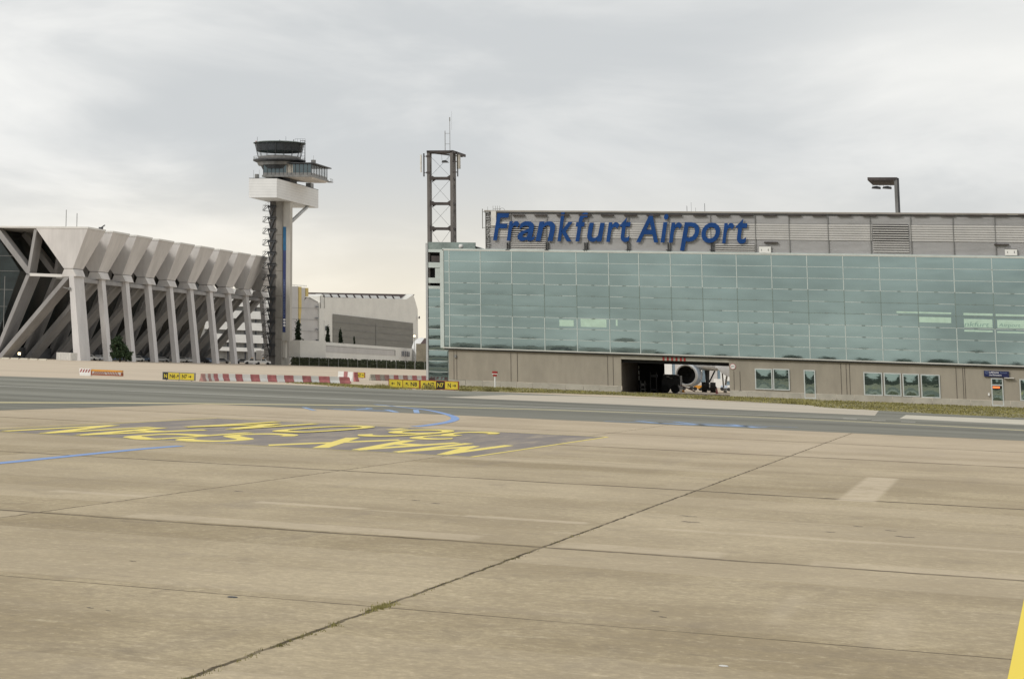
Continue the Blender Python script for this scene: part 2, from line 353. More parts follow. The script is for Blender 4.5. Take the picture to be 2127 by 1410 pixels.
# ------------------------------------------------------------------ mesh helpers
class MB:
    def __init__(s): s.v = []; s.f = []; s.m = []
    def add(s, vs, fs, mi=0):
        o = len(s.v); s.v += [tuple(p) for p in vs]
        for f in fs: s.f.append(tuple(i + o for i in f)); s.m.append(mi)
        return s
    def hexa(s, a, mi=0):
        return s.add(a, [(0, 3, 2, 1), (4, 5, 6, 7), (0, 1, 5, 4), (1, 2, 6, 5), (2, 3, 7, 6), (3, 0, 4, 7)], mi)
    def box(s, x0, x1, y0, y1, z0, z1, mi=0):
        return s.hexa([(x0, y0, z0), (x1, y0, z0), (x1, y1, z0), (x0, y1, z0), (x0, y0, z1), (x1, y0, z1), (x1, y1, z1), (x0, y1, z1)], mi)
    def poly(s, pts, mi=0): return s.add(pts, [tuple(range(len(pts)))], mi)
    def ext(s, pts, vec, mi=0):
        n = len(pts); a = [Vector(p) for p in pts]; b = [p + Vector(vec) for p in a]
        return s.add(a + b, [tuple(range(n))[::-1], tuple(range(n, 2 * n))] + [(i, (i + 1) % n, (i + 1) % n + n, i + n) for i in range(n)], mi)
    def bar(s, p, q, w, h=None, mi=0, up=(0, 0, 1)):
        h = w if h is None else h
        p, q = Vector(p), Vector(q); d = (q - p).normalized(); u = Vector(up)
        if abs(d.dot(u)) > 0.99: u = Vector((0, 1, 0))
        a = d.cross(u).normalized() * w / 2; b = a.cross(d).normalized() * h / 2
        return s.hexa([p - a - b, p + a - b, p + a + b, p - a + b, q - a - b, q + a - b, q + a + b, q - a + b], mi)
    def tube(s, p, q, r, n=8, r2=None, mi=0, cap=True):
        p, q = Vector(p), Vector(q); d = (q - p).normalized(); u = Vector((0, 0, 1)) if abs(d.z) < 0.9 else Vector((1, 0, 0))
        a = d.cross(u).normalized(); b = d.cross(a); r2 = r if r2 is None else r2
        vs = [c + (a * math.cos(t) + b * math.sin(t)) * rr for c, rr in ((p, r), (q, r2)) for t in [2 * math.pi * i / n for i in range(n)]]
        fs = [(i, (i + 1) % n, (i + 1) % n + n, i + n) for i in range(n)]
        if cap: fs += [tuple(range(n))[::-1], tuple(range(n, 2 * n))]
        return s.add(vs, fs, mi)
    def lathe(s, c, prof, n=32, axis='z', mi=0, a0=0, a1=2 * math.pi, rot=None):
        c = Vector(c); vs = []; full = abs(a1 - a0 - 2 * math.pi) < 1e-6; k = n if full else n + 1
        for r, z in prof:
            for i in range(k):
                t = a0 + (a1 - a0) * i / n
                p = Vector((r * math.cos(t), r * math.sin(t), z)) if axis == 'z' else Vector((r * math.cos(t), z, r * math.sin(t)))
                if rot: p = rot @ p
                vs.append(c + p)
        fs = []
        for j in range(len(prof) - 1):
            for i in range(n): fs.append((j * k + i, j * k + (i + 1) % k, (j + 1) * k + (i + 1) % k, (j + 1) * k + i))
        return s.add(vs, fs, mi)
    def build(s, name, mats, parent=None, sm=False, fix=True):
        o_ = Vector((0, 0, 0)); q = parent
        while q is not None: o_ += q.location; q = q.parent
        me = bpy.data.meshes.new(name); me.from_pydata([tuple(Vector(p) - o_) for p in s.v], [], s.f)
        mats = mats if isinstance(mats, (list, tuple)) else [mats]
        for m in mats: me.materials.append(MT[m] if isinstance(m, str) else m)
        if len(mats) > 1: me.polygons.foreach_set('material_index', s.m)
        if fix:
            bm = bmesh.new(); bm.from_mesh(me); bmesh.ops.recalc_face_normals(bm, faces=bm.faces); bm.to_mesh(me); bm.free()
        if sm: me.polygons.foreach_set('use_smooth', [True] * len(me.polygons))
        me.update()
        ob = bpy.data.objects.new(name, me); col.objects.link(ob)
        if parent is not None: ob.parent = parent
        return ob
def thing(name, label, cat, loc=(0, 0, 0), group=None):
    o = bpy.data.objects.new(name, None); o.location = loc; o.empty_display_size = 0.5; col.objects.link(o)
    o['label'] = label; o['category'] = cat
    if group: o['group'] = group
    return o
def tag(o, label, cat, group=None, kind=None):
    o['label'] = label; o['category'] = cat
    if group: o['group'] = group
    if kind: o['kind'] = kind
    return o
def struct(o): o['kind'] = 'structure'; return o
def copy_tree(o, parent=None):
    c = o.copy(); col.objects.link(c)
    if parent is not None: c.parent = parent
    for ch in list(o.children):
        if ch.name in bpy.data.objects and ch is not c: copy_tree(ch, c)
    return c

def glyphs(txt, x0, x1, z0, z1, shear=0.0, offset=0.0, extrude=0.0, tall=None):
    "text as a mesh fitted into the box x0..x1, z0..z1 (its own flat x/z coordinates); returns verts, faces"
    c = bpy.data.curves.new('lettering', 'FONT'); c.body = txt; c.size = 1; c.shear = shear; c.offset = offset
    c.extrude = extrude; c.resolution_u = 4
    ob = bpy.data.objects.new('lettering', c); me = bpy.data.meshes.new_from_object(ob)
    vs = [v.co.copy() for v in me.vertices]; fs = [tuple(p.vertices) for p in me.polygons]
    bpy.data.objects.remove(ob); bpy.data.curves.remove(c); bpy.data.meshes.remove(me)
    ax = min(v.x for v in vs); bx = max(v.x for v in vs); ay = min(v.y for v in vs); by = max(v.y for v in vs)
    out = [((v.x - ax) / (bx - ax) * (x1 - x0) + x0, (v.y - ay) / (by - ay) * (z1 - z0) + z0, v.z) for v in vs]
    return out, fs

def leaves(mb, c, rad, n, size, rng, shape='ball', jitter=1.0):
    c = Vector(c)
    clumps = []
    for _ in range(max(6, n // 60)):
        t = rng.random()
        if shape == 'cone':
            zz = -1 + 2 * t ** 1.1; rr = max(0.08, 0.5 * (1 - zz) ** 0.75)
            a = rng.uniform(0, 6.283); k = rr * math.sqrt(rng.random())
            clumps.append((Vector((k * math.cos(a), k * math.sin(a), zz)), rng.uniform(0.12, 0.25)))
        else:
            d = Vector((rng.gauss(0, 1), rng.gauss(0, 1), rng.gauss(0, 1))).normalized() * rng.uniform(0.35, 0.95)
            clumps.append((d, rng.uniform(0.16, 0.36)))
    for i in range(n):
        cc, cr = clumps[rng.randrange(len(clumps))]
        d = Vector((rng.gauss(0, .6), rng.gauss(0, .6), rng.gauss(0, .6))) * cr
        p = cc + d; p = Vector((p.x * rad[0], p.y * rad[1], p.z * rad[2])) + c
        a = Vector((rng.uniform(-1, 1), rng.uniform(-1, 1), rng.uniform(-1, 1))).normalized()
        b = a.cross(Vector((rng.uniform(-1, 1), rng.uniform(-1, 1), rng.uniform(-1, 1)))).normalized()
        s_ = size * rng.uniform(0.6, 1.4)
        mb.add([p - a * s_, p + b * s_ * .6, p + a * s_, p - b * s_ * .6], [(0, 1, 2, 3)])

def ribbon(mb, pts, w, z):
    ps = [Vector((p[0], p[1], 0)) for p in pts]; L = []; Rr = []
    for i, p in enumerate(ps):
        a = ps[max(0, i - 1)]; b = ps[min(len(ps) - 1, i + 1)]; d = (b - a).normalized(); n = Vector((-d.y, d.x, 0)) * w / 2
        L.append((p.x + n.x, p.y + n.y, z)); Rr.append((p.x - n.x, p.y - n.y, z))
    k = len(ps); mb.add(L + Rr, [(i, i + 1, k + i + 1, k + i) for i in range(k - 1)])
def spline(pts, n=8):
    out = []; P = [Vector(p[:2]) for p in pts]
    for i in range(len(P) - 1):
        a = P[max(0, i - 1)]; b = P[i]; c = P[i + 1]; d = P[min(len(P) - 1, i + 2)]
        for k in range(n):
            t = k / n
            out.append(0.5 * ((2 * b) + (c - a) * t + (2 * a - 5 * b + 4 * c - d) * t * t + (3 * b - a - 3 * c + d) * t ** 3))
    out.append(P[-1]); return out

# ------------------------------------------------------------------ ground, taxiway, markings
g = MB(); g.poly([(-4000, -3000, 0), (4000, -3000, 0), (4000, 5000, 0), (-4000, 5000, 0)])
struct(g.build('ground', 'apron', fix=False))
a = MB()
a.poly([(-52, -60, .006), (-52, 157.4, .006), (90, 157.4, .006), (90, 290, .006), (-19, 287, .006), (-35, 286.5, .006), (-46, 285, .006), (-58, 286, .006),
        (-67.4, 277, .006), (-80.5, 277.5, .006), (-91, 269, .006), (-100, 259.5, .006), (-108, 251, .006), (-160, 226, .006), (-230, 200, .006),
        (-230, 60, .006), (-150, 20, .006), (-90, -60, .006)])
struct(a.build('taxiway', 'asphalt', fix=False))
a = MB()
a.poly([(-51.2, 231.5, .012), (-10.5, 229.5, .012), (-11.6, 262, .012), (-19, 284.5, .012), (-35, 284.5, .012), (-45.5, 281, .012), (-51.6, 268, .012)])
struct(a.build('shoulder', 'conc_pale', fix=False))
a = MB(); a.poly([(-8.0, 219, .012), (2.2, 214, .012), (40, 214, .012), (40, 238, .012), (-8.2, 240.5, .012)])
struct(a.build('shoulder', 'kerbstone', fix=False))
# markings
a = MB(); a.poly([(-40.4, 90.0, .004), (-18.9, 90.0, .004), (-18.9, 124.4, .004), (-40.4, 124.4, .004)])
struct(a.build('marking_field', 'panel_paint', fix=False))
a = MB()
for p, q, w in (((-40.6, 90.0), (-18.8, 90.0), .16), ((-40.5, 124.4), (-18.8, 124.4), .24), ((-40.5, 90), (-40.5, 124.4), .14)):
    ribbon(a, [p, q], w, .008)
ribbon(a, [(-18.85, 90), (-18.85, 124.4)], .16, .0085)
struct(a.build('marking_border', 'yl', fix=False))
a = MB()
STK = {'M': [[(0, 0), (0, 1), (.5, .25), (1, 1), (1, 0)]], 'A': [[(0, 0), (.5, 1), (1, 0)], [(.2, .36), (.8, .36)]], 'X': [[(0, 0), (1, 1)], [(0, 1), (1, 0)]],
       'N': [[(0, 0), (0, 1), (1, 0), (1, 1)]], 'P': [[(0, 0), (0, 1), (.65, 1), (.95, .92), (1, .76), (.95, .6), (.65, .52), (0, .52)]],
       'S': [[(1, .85), (.85, .96), (.5, 1), (.15, .95), (0, .8), (.08, .64), (.5, .53), (.92, .4), (1, .22), (.85, .06), (.5, 0), (.15, .04), (0, .16)]],
       '3': [[(0, .86), (.2, .97), (.55, 1), (.92, .93), (.98, .75), (.85, .6), (.45, .53), (.88, .46), (1, .27), (.9, .07), (.5, 0), (.15, .03), (0, .15)]],
       '6': [[(.95, .88), (.75, .98), (.45, .98), (.15, .82), (0, .5), (.04, .16), (.25, .01), (.6, 0), (.92, .1), (1, .28), (.92, .46), (.65, .55), (.3, .52), (.06, .38)]],
       '0': [[(.5, 1), (.85, .95), (1, .7), (1, .3), (.85, .05), (.5, 0), (.15, .05), (0, .3), (0, .7), (.15, .95), (.5, 1)]]}
zk = [0.0088]
def ground_char(ch, xa, xb, ya, yb, w=.24):
    asp = 1.5
    for line_ in STK[ch]:
        P = [Vector((x, y * asp)) for x, y in line_]
        if len(P) > 6: P = spline(P, 4)
        for i in range(len(P) - 1):
            p, q = P[i], P[i + 1]; d = (q - p).normalized(); n = Vector((-d.y, d.x)) * w / 2
            e = d * (w * .35 if len(P) < 7 else w * .12)
            zk[0] += .00012
            a.add([(xa - (xa - xb) * c.x, yb - (yb - ya) * c.y / asp, zk[0]) for c in (p - e - n, q + e - n, q + e + n, p - e + n)], [(0, 1, 2, 3)])
for ch, xa, xb in (('M', -20.2, -22.0), ('A', -22.6, -24.7), ('X', -25.3, -27.3), ('S', -29.8, -31.7), ('P', -32.3, -34.0), ('A', -34.7, -36.8), ('N', -37.4, -39.3)):
    ground_char(ch, xa, xb, 91.6, 104.0)
for ch, xa, xb in (('3', -23.9, -25.5), ('6', -26.2, -28.1), ('0', -30.5, -32.3), ('M', -34.1, -36.3)):
    ground_char(ch, xa, xb, 107.6, 121.4)
a.poly([(-28.85, 118.5, .010), (-29.35, 118.5, .010), (-29.35, 122.0, .010), (-28.85, 122.0, .010)])
struct(a.build('marking_letters', 'yl', fix=False))
a = MB(); ribbon(a, spline([(-66, 100), (-62.5, 120), (-59, 135.7), (-54.6, 151.7), (-50.6, 162), (-45.5, 174), (-39.7, 183.2), (-34, 189), (-27.8, 193), (-21, 195.6), (-14, 196.4), (-6, 194.5), (2, 189.6), (14, 178)]), 1.3, .012)
struct(a.build('centre_line', 'yl_thin', fix=False))
a = MB(); ribbon(a, spline([(-130, 180), (-100, 186), (-82.7, 190.2), (-72, 193), (-62, 194.5), (-52, 197), (-44, 198), (-30, 203), (-10, 210)]), 1.5, .0125)
ribbon(a, spline([(-100, 222), (-80, 230), (-62, 236), (-50, 238)]), .9, .0125)
for i in range(3): ribbon(a, [(-12 + i * 2.3, 207 - i), (-10.9 + i * 2.3, 207 - i)], 1.6, .0125)
struct(a.build('edge_line', 'wl', fix=False))
a = MB(); ribbon(a, spline([(-28.3, 45), (-28.6, 56), (-28.85, 66.4), (-29.2, 74), (-29.5, 81.5), (-29.5, 86)]), .42, .0082)
ribbon(a, spline([(-29.6, 126.2), (-29.7, 130), (-30.5, 139), (-32.1, 148.4), (-34.7, 158), (-38.5, 168.8), (-41.8, 175), (-45.6, 181)]), .52, .0135)
struct(a.build('blue_line', 'bl', fix=False))
a = MB()                                               # worn blue figures on the asphalt
for pts, w in (([(-45.6, 160.2), (-42.6, 152.3)], .35), ([(-43.3, 158.4), (-41.9, 160.5), (-42.2, 166), (-43.6, 167)], .5), ([(-42.8, 157.9), (-41.6, 158.0)], .6),
               ([(-41.2, 158.2), (-38.9, 158.8)], .6), ([(-40.6, 164.5), (-38.3, 158)], .5), ([(-39.4, 168.6), (-36.9, 158.2)], .4), ([(-41.5, 161.5), (-39.6, 161.0)], .5),
               ([(-24.3, 158.8), (-21.5, 160.3), (-18.5, 159)], .5), ([(-22.8, 164), (-20.3, 159.2)], .7), ([(-20.6, 166.5), (-17.8, 160)], .55), ([(-20.9, 160.4), (-15.4, 161.8)], 1.6),
               ([(-18.5, 163.6), (-14.2, 162.6)], .9), ([(-17.2, 167), (-14.6, 160)], .6), ([(-23.5, 168), (-12.5, 166)], .35)):
    ribbon(a, spline(pts, 5) if len(pts) > 2 else pts, w, .013)
struct(a.build('worn_blue_marking', 'bl2', fix=False))
a = MB(); a.poly([(-0.16, 10, .005), (1.2, 10, .005), (1.75, 90, .005), (2.2, 157, .005), (1.8, 157, .005), (1.30, 90, .005), (0.24, 43.8, .005), (-0.06, 32.1, .005)])
struct(a.build('yellow_line', 'yl_big', fix=False))

# grass verge in front of the long building, with clumps of blades
gp = [(-64, 288.5), (-58, 289), (-51.3, 300), (-45, 305), (-38, 300), (-31.7, 296), (-26, 290), (-20.8, 286.5), (-17, 268), (-10.7, 262), (-3.4, 255), (2.3, 252.5), (40, 246), (40, 343.6), (-74, 343.6), (-71.5, 330)]
a = MB(); a.poly([(x, y, .015) for x, y in gp])
struct(a.build('verge', 'grass', fix=False))
a = MB(); a.poly([(-88.5, 300, .015), (-83.4, 294, .015), (-76, 281.5, .015), (-67.8, 276.5, .015), (-66.8, 286, .015), (-73, 296, .015), (-79, 306, .015), (-82.5, 312, .015)])
struct(a.build('verge', 'grass', fix=False))
rng = random.Random(3)
def inpoly(x, y, P):
    c = False
    for i in range(len(P)):
        x1, y1 = P[i]; x2, y2 = P[i - 1]
        if (y1 > y) != (y2 > y) and x < (x2 - x1) * (y - y1) / (y2 - y1) + x1: c = not c
    return c
a = MB()
def tuft(a, x, y, h, n, spread=.25, w=.05):
    for _ in range(n):
        px, py = x + rng.gauss(0, spread), y + rng.gauss(0, spread); an = rng.uniform(0, 3.14); hh = h * rng.uniform(.5, 1.2)
        dx_, dy_ = math.cos(an) * w, math.sin(an) * w
        a.add([(px - dx_, py - dy_, 0), (px + dx_, py + dy_, 0), (px + rng.gauss(0, .3) * hh, py + rng.gauss(0, .3) * hh, hh)], [(0, 1, 2)])
k = 0
while k < 2600:
    x, y = rng.uniform(-74, 14), rng.uniform(246, 343)
    if inpoly(x, y, gp):
        tuft(a, x, y, .16, 5, .5, .12); k += 1
for _ in range(420):
    t = rng.random(); x = -85 + 18 * t + rng.gauss(0, 1.2); y = 300 - 20 * t + rng.gauss(0, 3)
    tuft(a, x, y, .22, 5, .4, .1)
for (u, v, h) in ((893, 809, .75), (897, 809, .8), (1017, 813, .5), (1055, 811, .5), (965, 812, .4), (1645, 838, .5), (1676, 841, .6), (790, 806, .55), (800, 807, .5), (1460, 826, .35), (1540, 829, .35), (1210, 808, .45)):
    p = onZ(u, v); tuft(a, p.x, p.y, h, 140, .45, .05)
tag(a.build('verge_grass', 'blade', fix=False), 'dry yellow-green grass along the taxiway edge', 'grass', kind='stuff')
a = MB()
for _ in range(170):
    y = 25 + 30 * rng.random() ** 1.3; s_ = 1.0
    if rng.random() < .45: y = rng.choice((30.2, 33.9, 34.3, 34.6, 29.0, 27.6, 31.5, 44.5)) + rng.gauss(0, .25)
    tuft(a, -8.56 + rng.gauss(0, .03), y, .035 * rng.uniform(.5, 1.5), 5, .03, .006)
for _ in range(45): tuft(a, -8.58 + rng.gauss(0, .05), 34.4 + rng.gauss(0, .35), .045, 6, .05, .007)
tag(a.build('joint_weeds', 'blade', fix=False), 'small weeds growing along the diagonal apron joint', 'weeds', kind='stuff')
for (u, v, r_, lb) in ((483, 1240, .085, 'small dark round manhole on the concrete, lower left'), (1503, 1383, .06, 'small pale round manhole near the bottom edge'), ):
    p = onZ(u, v); a = MB(); a.lathe((p.x, p.y, 0), [(0, .012), (r_ * .8, .012), (r_, .004)], 20)
    o = a.build('manhole', 'steel_dark' if u < 1000 else 'offwhite'); tag(o, lb, 'manhole')
a = MB()
for (u, v, l_) in ((187, 1262, .05), (225, 1268, .03), (275, 1165, .06), (495, 1020, .12), (330, 1083, .07), (1430, 1072, .2), (1434, 1084, .2), (1783, 1093, .1), (1725, 1105, .1), (1851, 1102, .12), (1880, 1115, .2), (2097, 1090, .08), (1360, 1269, .06), (1377, 1281, .05), (864, 1039, .1), (905, 1045, .1)):
    p = onZ(u, v); ribbon(a, [(p.x - l_, p.y + l_), (p.x, p.y), (p.x + l_, p.y + l_ * .4)], .06 if l_ < .1 else .12, .003)
struct(a.build('apron_cracks', 'joint', fix=False))

# ------------------------------------------------------------------ long glazed maintenance building (facade in the plane Y = 345)
YF = 345.0
hall = thing('maintenance_hall', 'long glass-fronted hall with grey louvred upper wall and beige ground floor', 'building', (-76, YF, 0))
XL, XR = -75.4, 40.0
ZG0, ZG1, ZR = 5.68, 20.35, 26.55
mx = [-75.36, -70.61, -65.88, -61.1, -56.35, -51.64, -47.3, -42.8, -38.4, -33.6, -28.8, -24.0, -19.2, -14.4, -9.6, -4.8, .05, 4.85, 9.65, 14.45, 19.25, 24.05, 28.85, 33.65, 38.45]
rows = 9; rh = (ZG1 - ZG0) / rows
rngp = random.Random(12)
for i in range(len(mx) - 1):
    a = MB()
    for j in range(rows):
        x0, x1 = mx[i] + .05, mx[i + 1] - .05; z0, z1 = ZG0 + j * rh + .04, ZG0 + (j + 1) * rh - .04
        tx, tz = rngp.gauss(0, .0012), rngp.gauss(0, .0009); bow = rngp.uniform(.001, .0035)
        nx, nz = 8, 5; vs_ = []
        for q in range(nz + 1):
            for p in range(nx + 1):
                s_, t_ = p / nx, q / nz
                y = YF + tx * (s_ - .5) * (x1 - x0) + tz * (t_ - .5) * (z1 - z0) - bow * math.sin(math.pi * s_) * math.sin(math.pi * t_)
                vs_.append((x0 + (x1 - x0) * s_, y, z0 + (z1 - z0) * t_))
        a.add(vs_, [(q * (nx + 1) + p, q * (nx + 1) + p + 1, (q + 1) * (nx + 1) + p + 1, (q + 1) * (nx + 1) + p) for q in range(nz) for p in range(nx)])
    a.build('glass_bay', 'glass', hall, sm=True, fix=False)
a = MB(); a.box(-76.15, mx[0] - .06, YF - .02, YF, ZG0, ZG1); a.build('glass_bay', 'glass', hall)
a = MB(); a.box(XL + .2, XR, YF + .08, YF + .2, ZG0 + .02, ZG1 - .02); a.build('inner_backing', 'dark', hall)
for i, x in enumerate(mx):
    a = MB(); w = .055
    z3, z6 = ZG0 + 3 * rh, ZG0 + 6 * rh
    a.box(x - w, x + w, YF - .10, YF + .06, ZG0 + .05, z3, 0)
    a.box(x - w * .9, x + w * .9, YF - .08, YF + .06, z3, z6, 1 if i > 1 else 0)
    a.box(x - w, x + w, YF - .10, YF + .06, z6, ZG1 - .05, 0)
    a.build('mullion', ['mull_l', 'mull_d'], hall)
for j in range(1, rows):
    a = MB(); z = ZG0 + j * rh; rr = random.Random(j)
    for i in range(len(mx) - 1):
        xm = mx[i] + (mx[i + 1] - mx[i]) * .5
        for k_, (xa, xb) in enumerate(((mx[i] + .08, xm), (xm, mx[i + 1] - .08))):
            dull = 1 if (j in (4, 5) and i > 0 and rr.random() < .75) else 0
            a.box(xa, xb, YF - .06, YF + .05, z - .038, z + .038, dull)
        if j < 7: a.box(xm - .22, xm + .22, YF - .11, YF - .062, z - .06, z + .085, 2)
    a.box(-76.1, mx[0] - .08, YF - .06, YF + .05, z - .05, z + .05, 0)
    a.build('transom', ['mull_l', 'mull_d', 'parapet'], hall)
a = MB(); a.box(-76.4, XR, YF - .16, YF + .1, ZG0 - .14, ZG0 + .04); a.build('sill', 'sill', hall)
a = MB(); a.box(-76.4, XR, YF - .14, YF + .9, ZG1 - .03, ZG1 + .13); a.box(-76.4, XR, YF - .05, YF + .3, ZG1 + .13, ZG1 + .30, 1)
a.build('coping', ['sill', 'mull_l'], hall)
a = MB(); a.box(-76.75, -76.2, YF - .14, YF + .3, ZG0 - .1, ZG1 + .1); a.build('corner_post', 'mull_l', hall)
# pale panels on the glass paint daylight from far windows, some with faint lettering
def pane_patch(u0, v0, u1, v1, mat='strip_daylight'):
    p, q = onY(u0, v0, YF), onY(u1, v1, YF)
    a = MB(); a.box(p.x, q.x, YF - .035, YF - .012, q.z, p.z); return a.build('painted_daylight', mat, hall)
for r_ in ((1162, 664, 1192, 678), (1206, 662, 1260, 680), (1279, 664, 1283, 677), (1862, 646.5, 1976, 652.5), (1908, 658, 1976, 671), (2001, 650, 2062, 656), (2068, 652, 2145, 658), (2002, 662, 2062, 681), (2071, 664, 2145, 683), (2003, 685, 2062, 690), (2071, 688, 2145, 693)):
    pane_patch(*r_)
for s_, u0, v0, u1, v1 in (('nkfurt', 2003, 668, 2055, 679), ('Airport', 2074, 671, 2120, 682)):
    p, q = onY(u0, v0, YF), onY(u1, v1, YF); v, f = glyphs(s_, p.x, q.x, q.z, p.z, shear=.2)
    a = MB(); a.add([(x, YF - .045, z) for x, z, _ in v], f); a.build('faint_lettering', 'strip_ink', hall, fix=False)

# upper wall: corrugated cladding with a louvred band
YU = YF + .35; XU0 = onY(1009, 480, YU).x
zb1 = onY(1700, 465, YU).z; zb0 = onY(1700, 499, YU).z
def corr(a, x0, x1, z0, z1, pitch, depth, Y, mi=0, sh=.5):
    n = max(1, round((z1 - z0) / pitch)); ph = (z1 - z0) / n; prof = []
    for i in range(n):
        z = z0 + i * ph
        prof += [(Y - depth, z), (Y - depth, z + ph * sh), (Y, z + ph * (sh + .12)), (Y, z + ph * .96)]
    prof.append((Y - depth, z1))
    a.add([(x0, y, z) for y, z in prof] + [(x1, y, z) for y, z in prof], [(i, i + len(prof), i + 1 + len(prof), i + 1) for i in range(len(prof) - 1)], mi)
a = MB(); corr(a, XU0, XR, ZG1 + .1, zb0 - .06, .17, .045, YU); corr(a, XU0, XR, zb1 + .03, ZR - .55, .17, .045, YU)
a.box(XU0, XR, YU + .02, YU + 20, ZG1, ZR - .02)
a.build('upper_wall', 'metal_wall', hall)
def louvre(x0, x1, z0, z1, pitch, depth, back, name, gap=.45):
    a = MB(); n = round((z1 - z0) / pitch); ph = (z1 - z0) / n
    for i in range(n):
        z = z0 + i * ph
        a.hexa([(x0, YU - depth, z), (x1, YU - depth, z), (x1, YU - .01, z + ph * .12), (x0, YU - .01, z + ph * .12),
                (x0, YU - depth, z + ph * gap), (x1, YU - depth, z + ph * gap), (x1, YU - .01, z + ph * (gap + .12)), (x0, YU - .01, z + ph * (gap + .12))])
    a.box(x0, x1, YU - .012, YU + .015, z0, z1, 1)
    a.build(name, ['slat', back], hall)
def ux(u, v=480): return onY(u, v, YU).x
vents = ((1062, 470, 1135, 519), (1486, 505, 1568, 524), (1812, 465, 1889, 525))
segs = [(XU0 + .05, ux(1061)), (ux(1136), ux(1811)), (ux(1890), XR)]
for x0, x1 in segs: louvre(x0, x1, zb0, zb1, .325, .13, 'steel_mid', 'louvre_band', .72)
for u0, v0, u1, v1 in vents:
    p, q = onY(u0, v0, YU), onY(u1, v1, YU); louvre(p.x, q.x, q.z + .02, p.z, .33, .22, 'dark', 'vent_grille', .40)
for x in [ux(u, 500) for u in (1062, 1137, 1222, 1307, 1391, 1477, 1570, 1640, 1721, 1809, 1893, 1981, 2068)] + [6.5, 12.5, 18.5, 24.5]:
    a = MB(); a.box(x - .05, x + .05, YU - .20, YU - .05, ZG1 + .1, ZR - .5); a.build('seam', 'steel_mid', hall)
a = MB(); a.box(XU0 - .15, XR, YU - .30, YU + 20.2, ZR - .24, ZR); a.box(XU0 - .1, XR, YU - .22, YU, ZR - .42, ZR - .24, 1)
a.build('roof_edge', ['fascia', 'steel_dark'], hall)
us = [1078, 1124, 1170, 1216, 1262, 1310, 1357, 1403, 1454, 1502, 1550, 1599, 1650, 1701, 1754, 1806, 1858, 1912, 1967, 2022, 2077, 2130]
for u in us:
    p = onY(u, 447.5, YU); a = MB(); a.box(p.x - .92, p.x + .92, YU - .5, YU - .05, p.z - .10, p.z + .08); a.build('canopy_lip', 'rust_dark', hall)
for u, v in ((1602, 504), (2080, 508)):
    p = onY(u, v, YU); a = MB(); a.box(p.x - .92, p.x + .92, YU - .5, YU - .05, p.z - .10, p.z + .08); a.build('canopy_lip', 'rust_dark', hall)
for u0, v0, u1, v1 in ((1577, 512, 1602, 526), (2087, 518, 2113, 531)):
    p, q = onY(u0, v0, YU), onY(u1, v1, YU); a = MB(); a.box(p.x, q.x, YU - .45, YU - .06, q.z, p.z, 0)
    a.box(p.x - .06, q.x + .06, YU - .47, YU - .451, p.z - .02, p.z + .09, 1); a.box(p.x + .3, p.x + .38, YU - .47, YU - .451, q.z + .3, q.z + .55, 1); a.box(q.x - .4, q.x - .3, YU - .47, YU - .451, q.z + .3, q.z + .6, 1)
    a.build('service_box', ['white', 'steel_mid'], hall)
# left edge of upper wall: cream panel, ladder, bracket, rooftop rails
p, q = onY(1020, 438, YU - .3), onY(1031, 469, YU - .3)
a = MB(); a.box(p.x, q.x, YU - .42, YU - .2, q.z, p.z); a.build('cream_panel', MT['offwhite'], hall)
a = MB(); e = onY(1002, 436, YU); b = onY(1002, 475, YU)
a.bar((e.x, YU, b.z), (e.x, YU, e.z + .15), .10); a.bar((e.x, YU, e.z - .3), (XU0, YU, e.z - .3), .07); a.bar((b.x, YU, b.z + .15), (XU0, YU, b.z + .15), .07)
a.build('side_bracket', 'steel_mid', hall)
a = MB()
for k_ in range(34):
    z = ZG1 + .2 + k_ * .17; a.box(XU0 + .1 + rng.uniform(0, .3), XU0 + .35 + rng.uniform(0, .4), YU - .35, YU - .1, z, z + .09, k_ % 2)
a.box(XU0 - .02, XU0 + .12, YU - .3, YU + .1, ZG1 + .1, ZR - .3, 0)
a.build('edge_cabling', ['steel_mid', 'rail'], hall)
a = MB(); zz = ZR
for u in (1024, 1029, 1033, 1038): p = onY(u, 430, YU + 1); a.bar((p.x, YU + 1, zz), (p.x, YU + 1, zz + .75), .045)
p, q = onY(1024, 430, YU + 1), onY(1040, 430, YU + 1); a.bar((p.x, YU + 1, zz + .28), (q.x, YU + 1, zz + .28), .05)
c0 = onY(1043, 430, YU + 1)
for t in range(8):
    A, B = math.pi * t / 8, math.pi * (t + 1) / 8
    a.bar((c0.x - .4 * math.cos(A), YU + 1, zz + .42 * math.sin(A)), (c0.x - .4 * math.cos(B), YU + 1, zz + .42 * math.sin(B)), .045)
a.build('roof_rail', 'steel_mid', hall)
for u, h in ((1427, .95), (1436, 1.5), (1445, .7), (1464, 1.35), (1013, .7)):
    p = onY(u, 438, YU + 2); a = MB(); a.bar((p.x, YU + 2, ZR), (p.x, YU + 2, ZR + h), .06 if u in (1427, 1464) else .03); a.build('rod_antenna', 'steel_dark', hall)

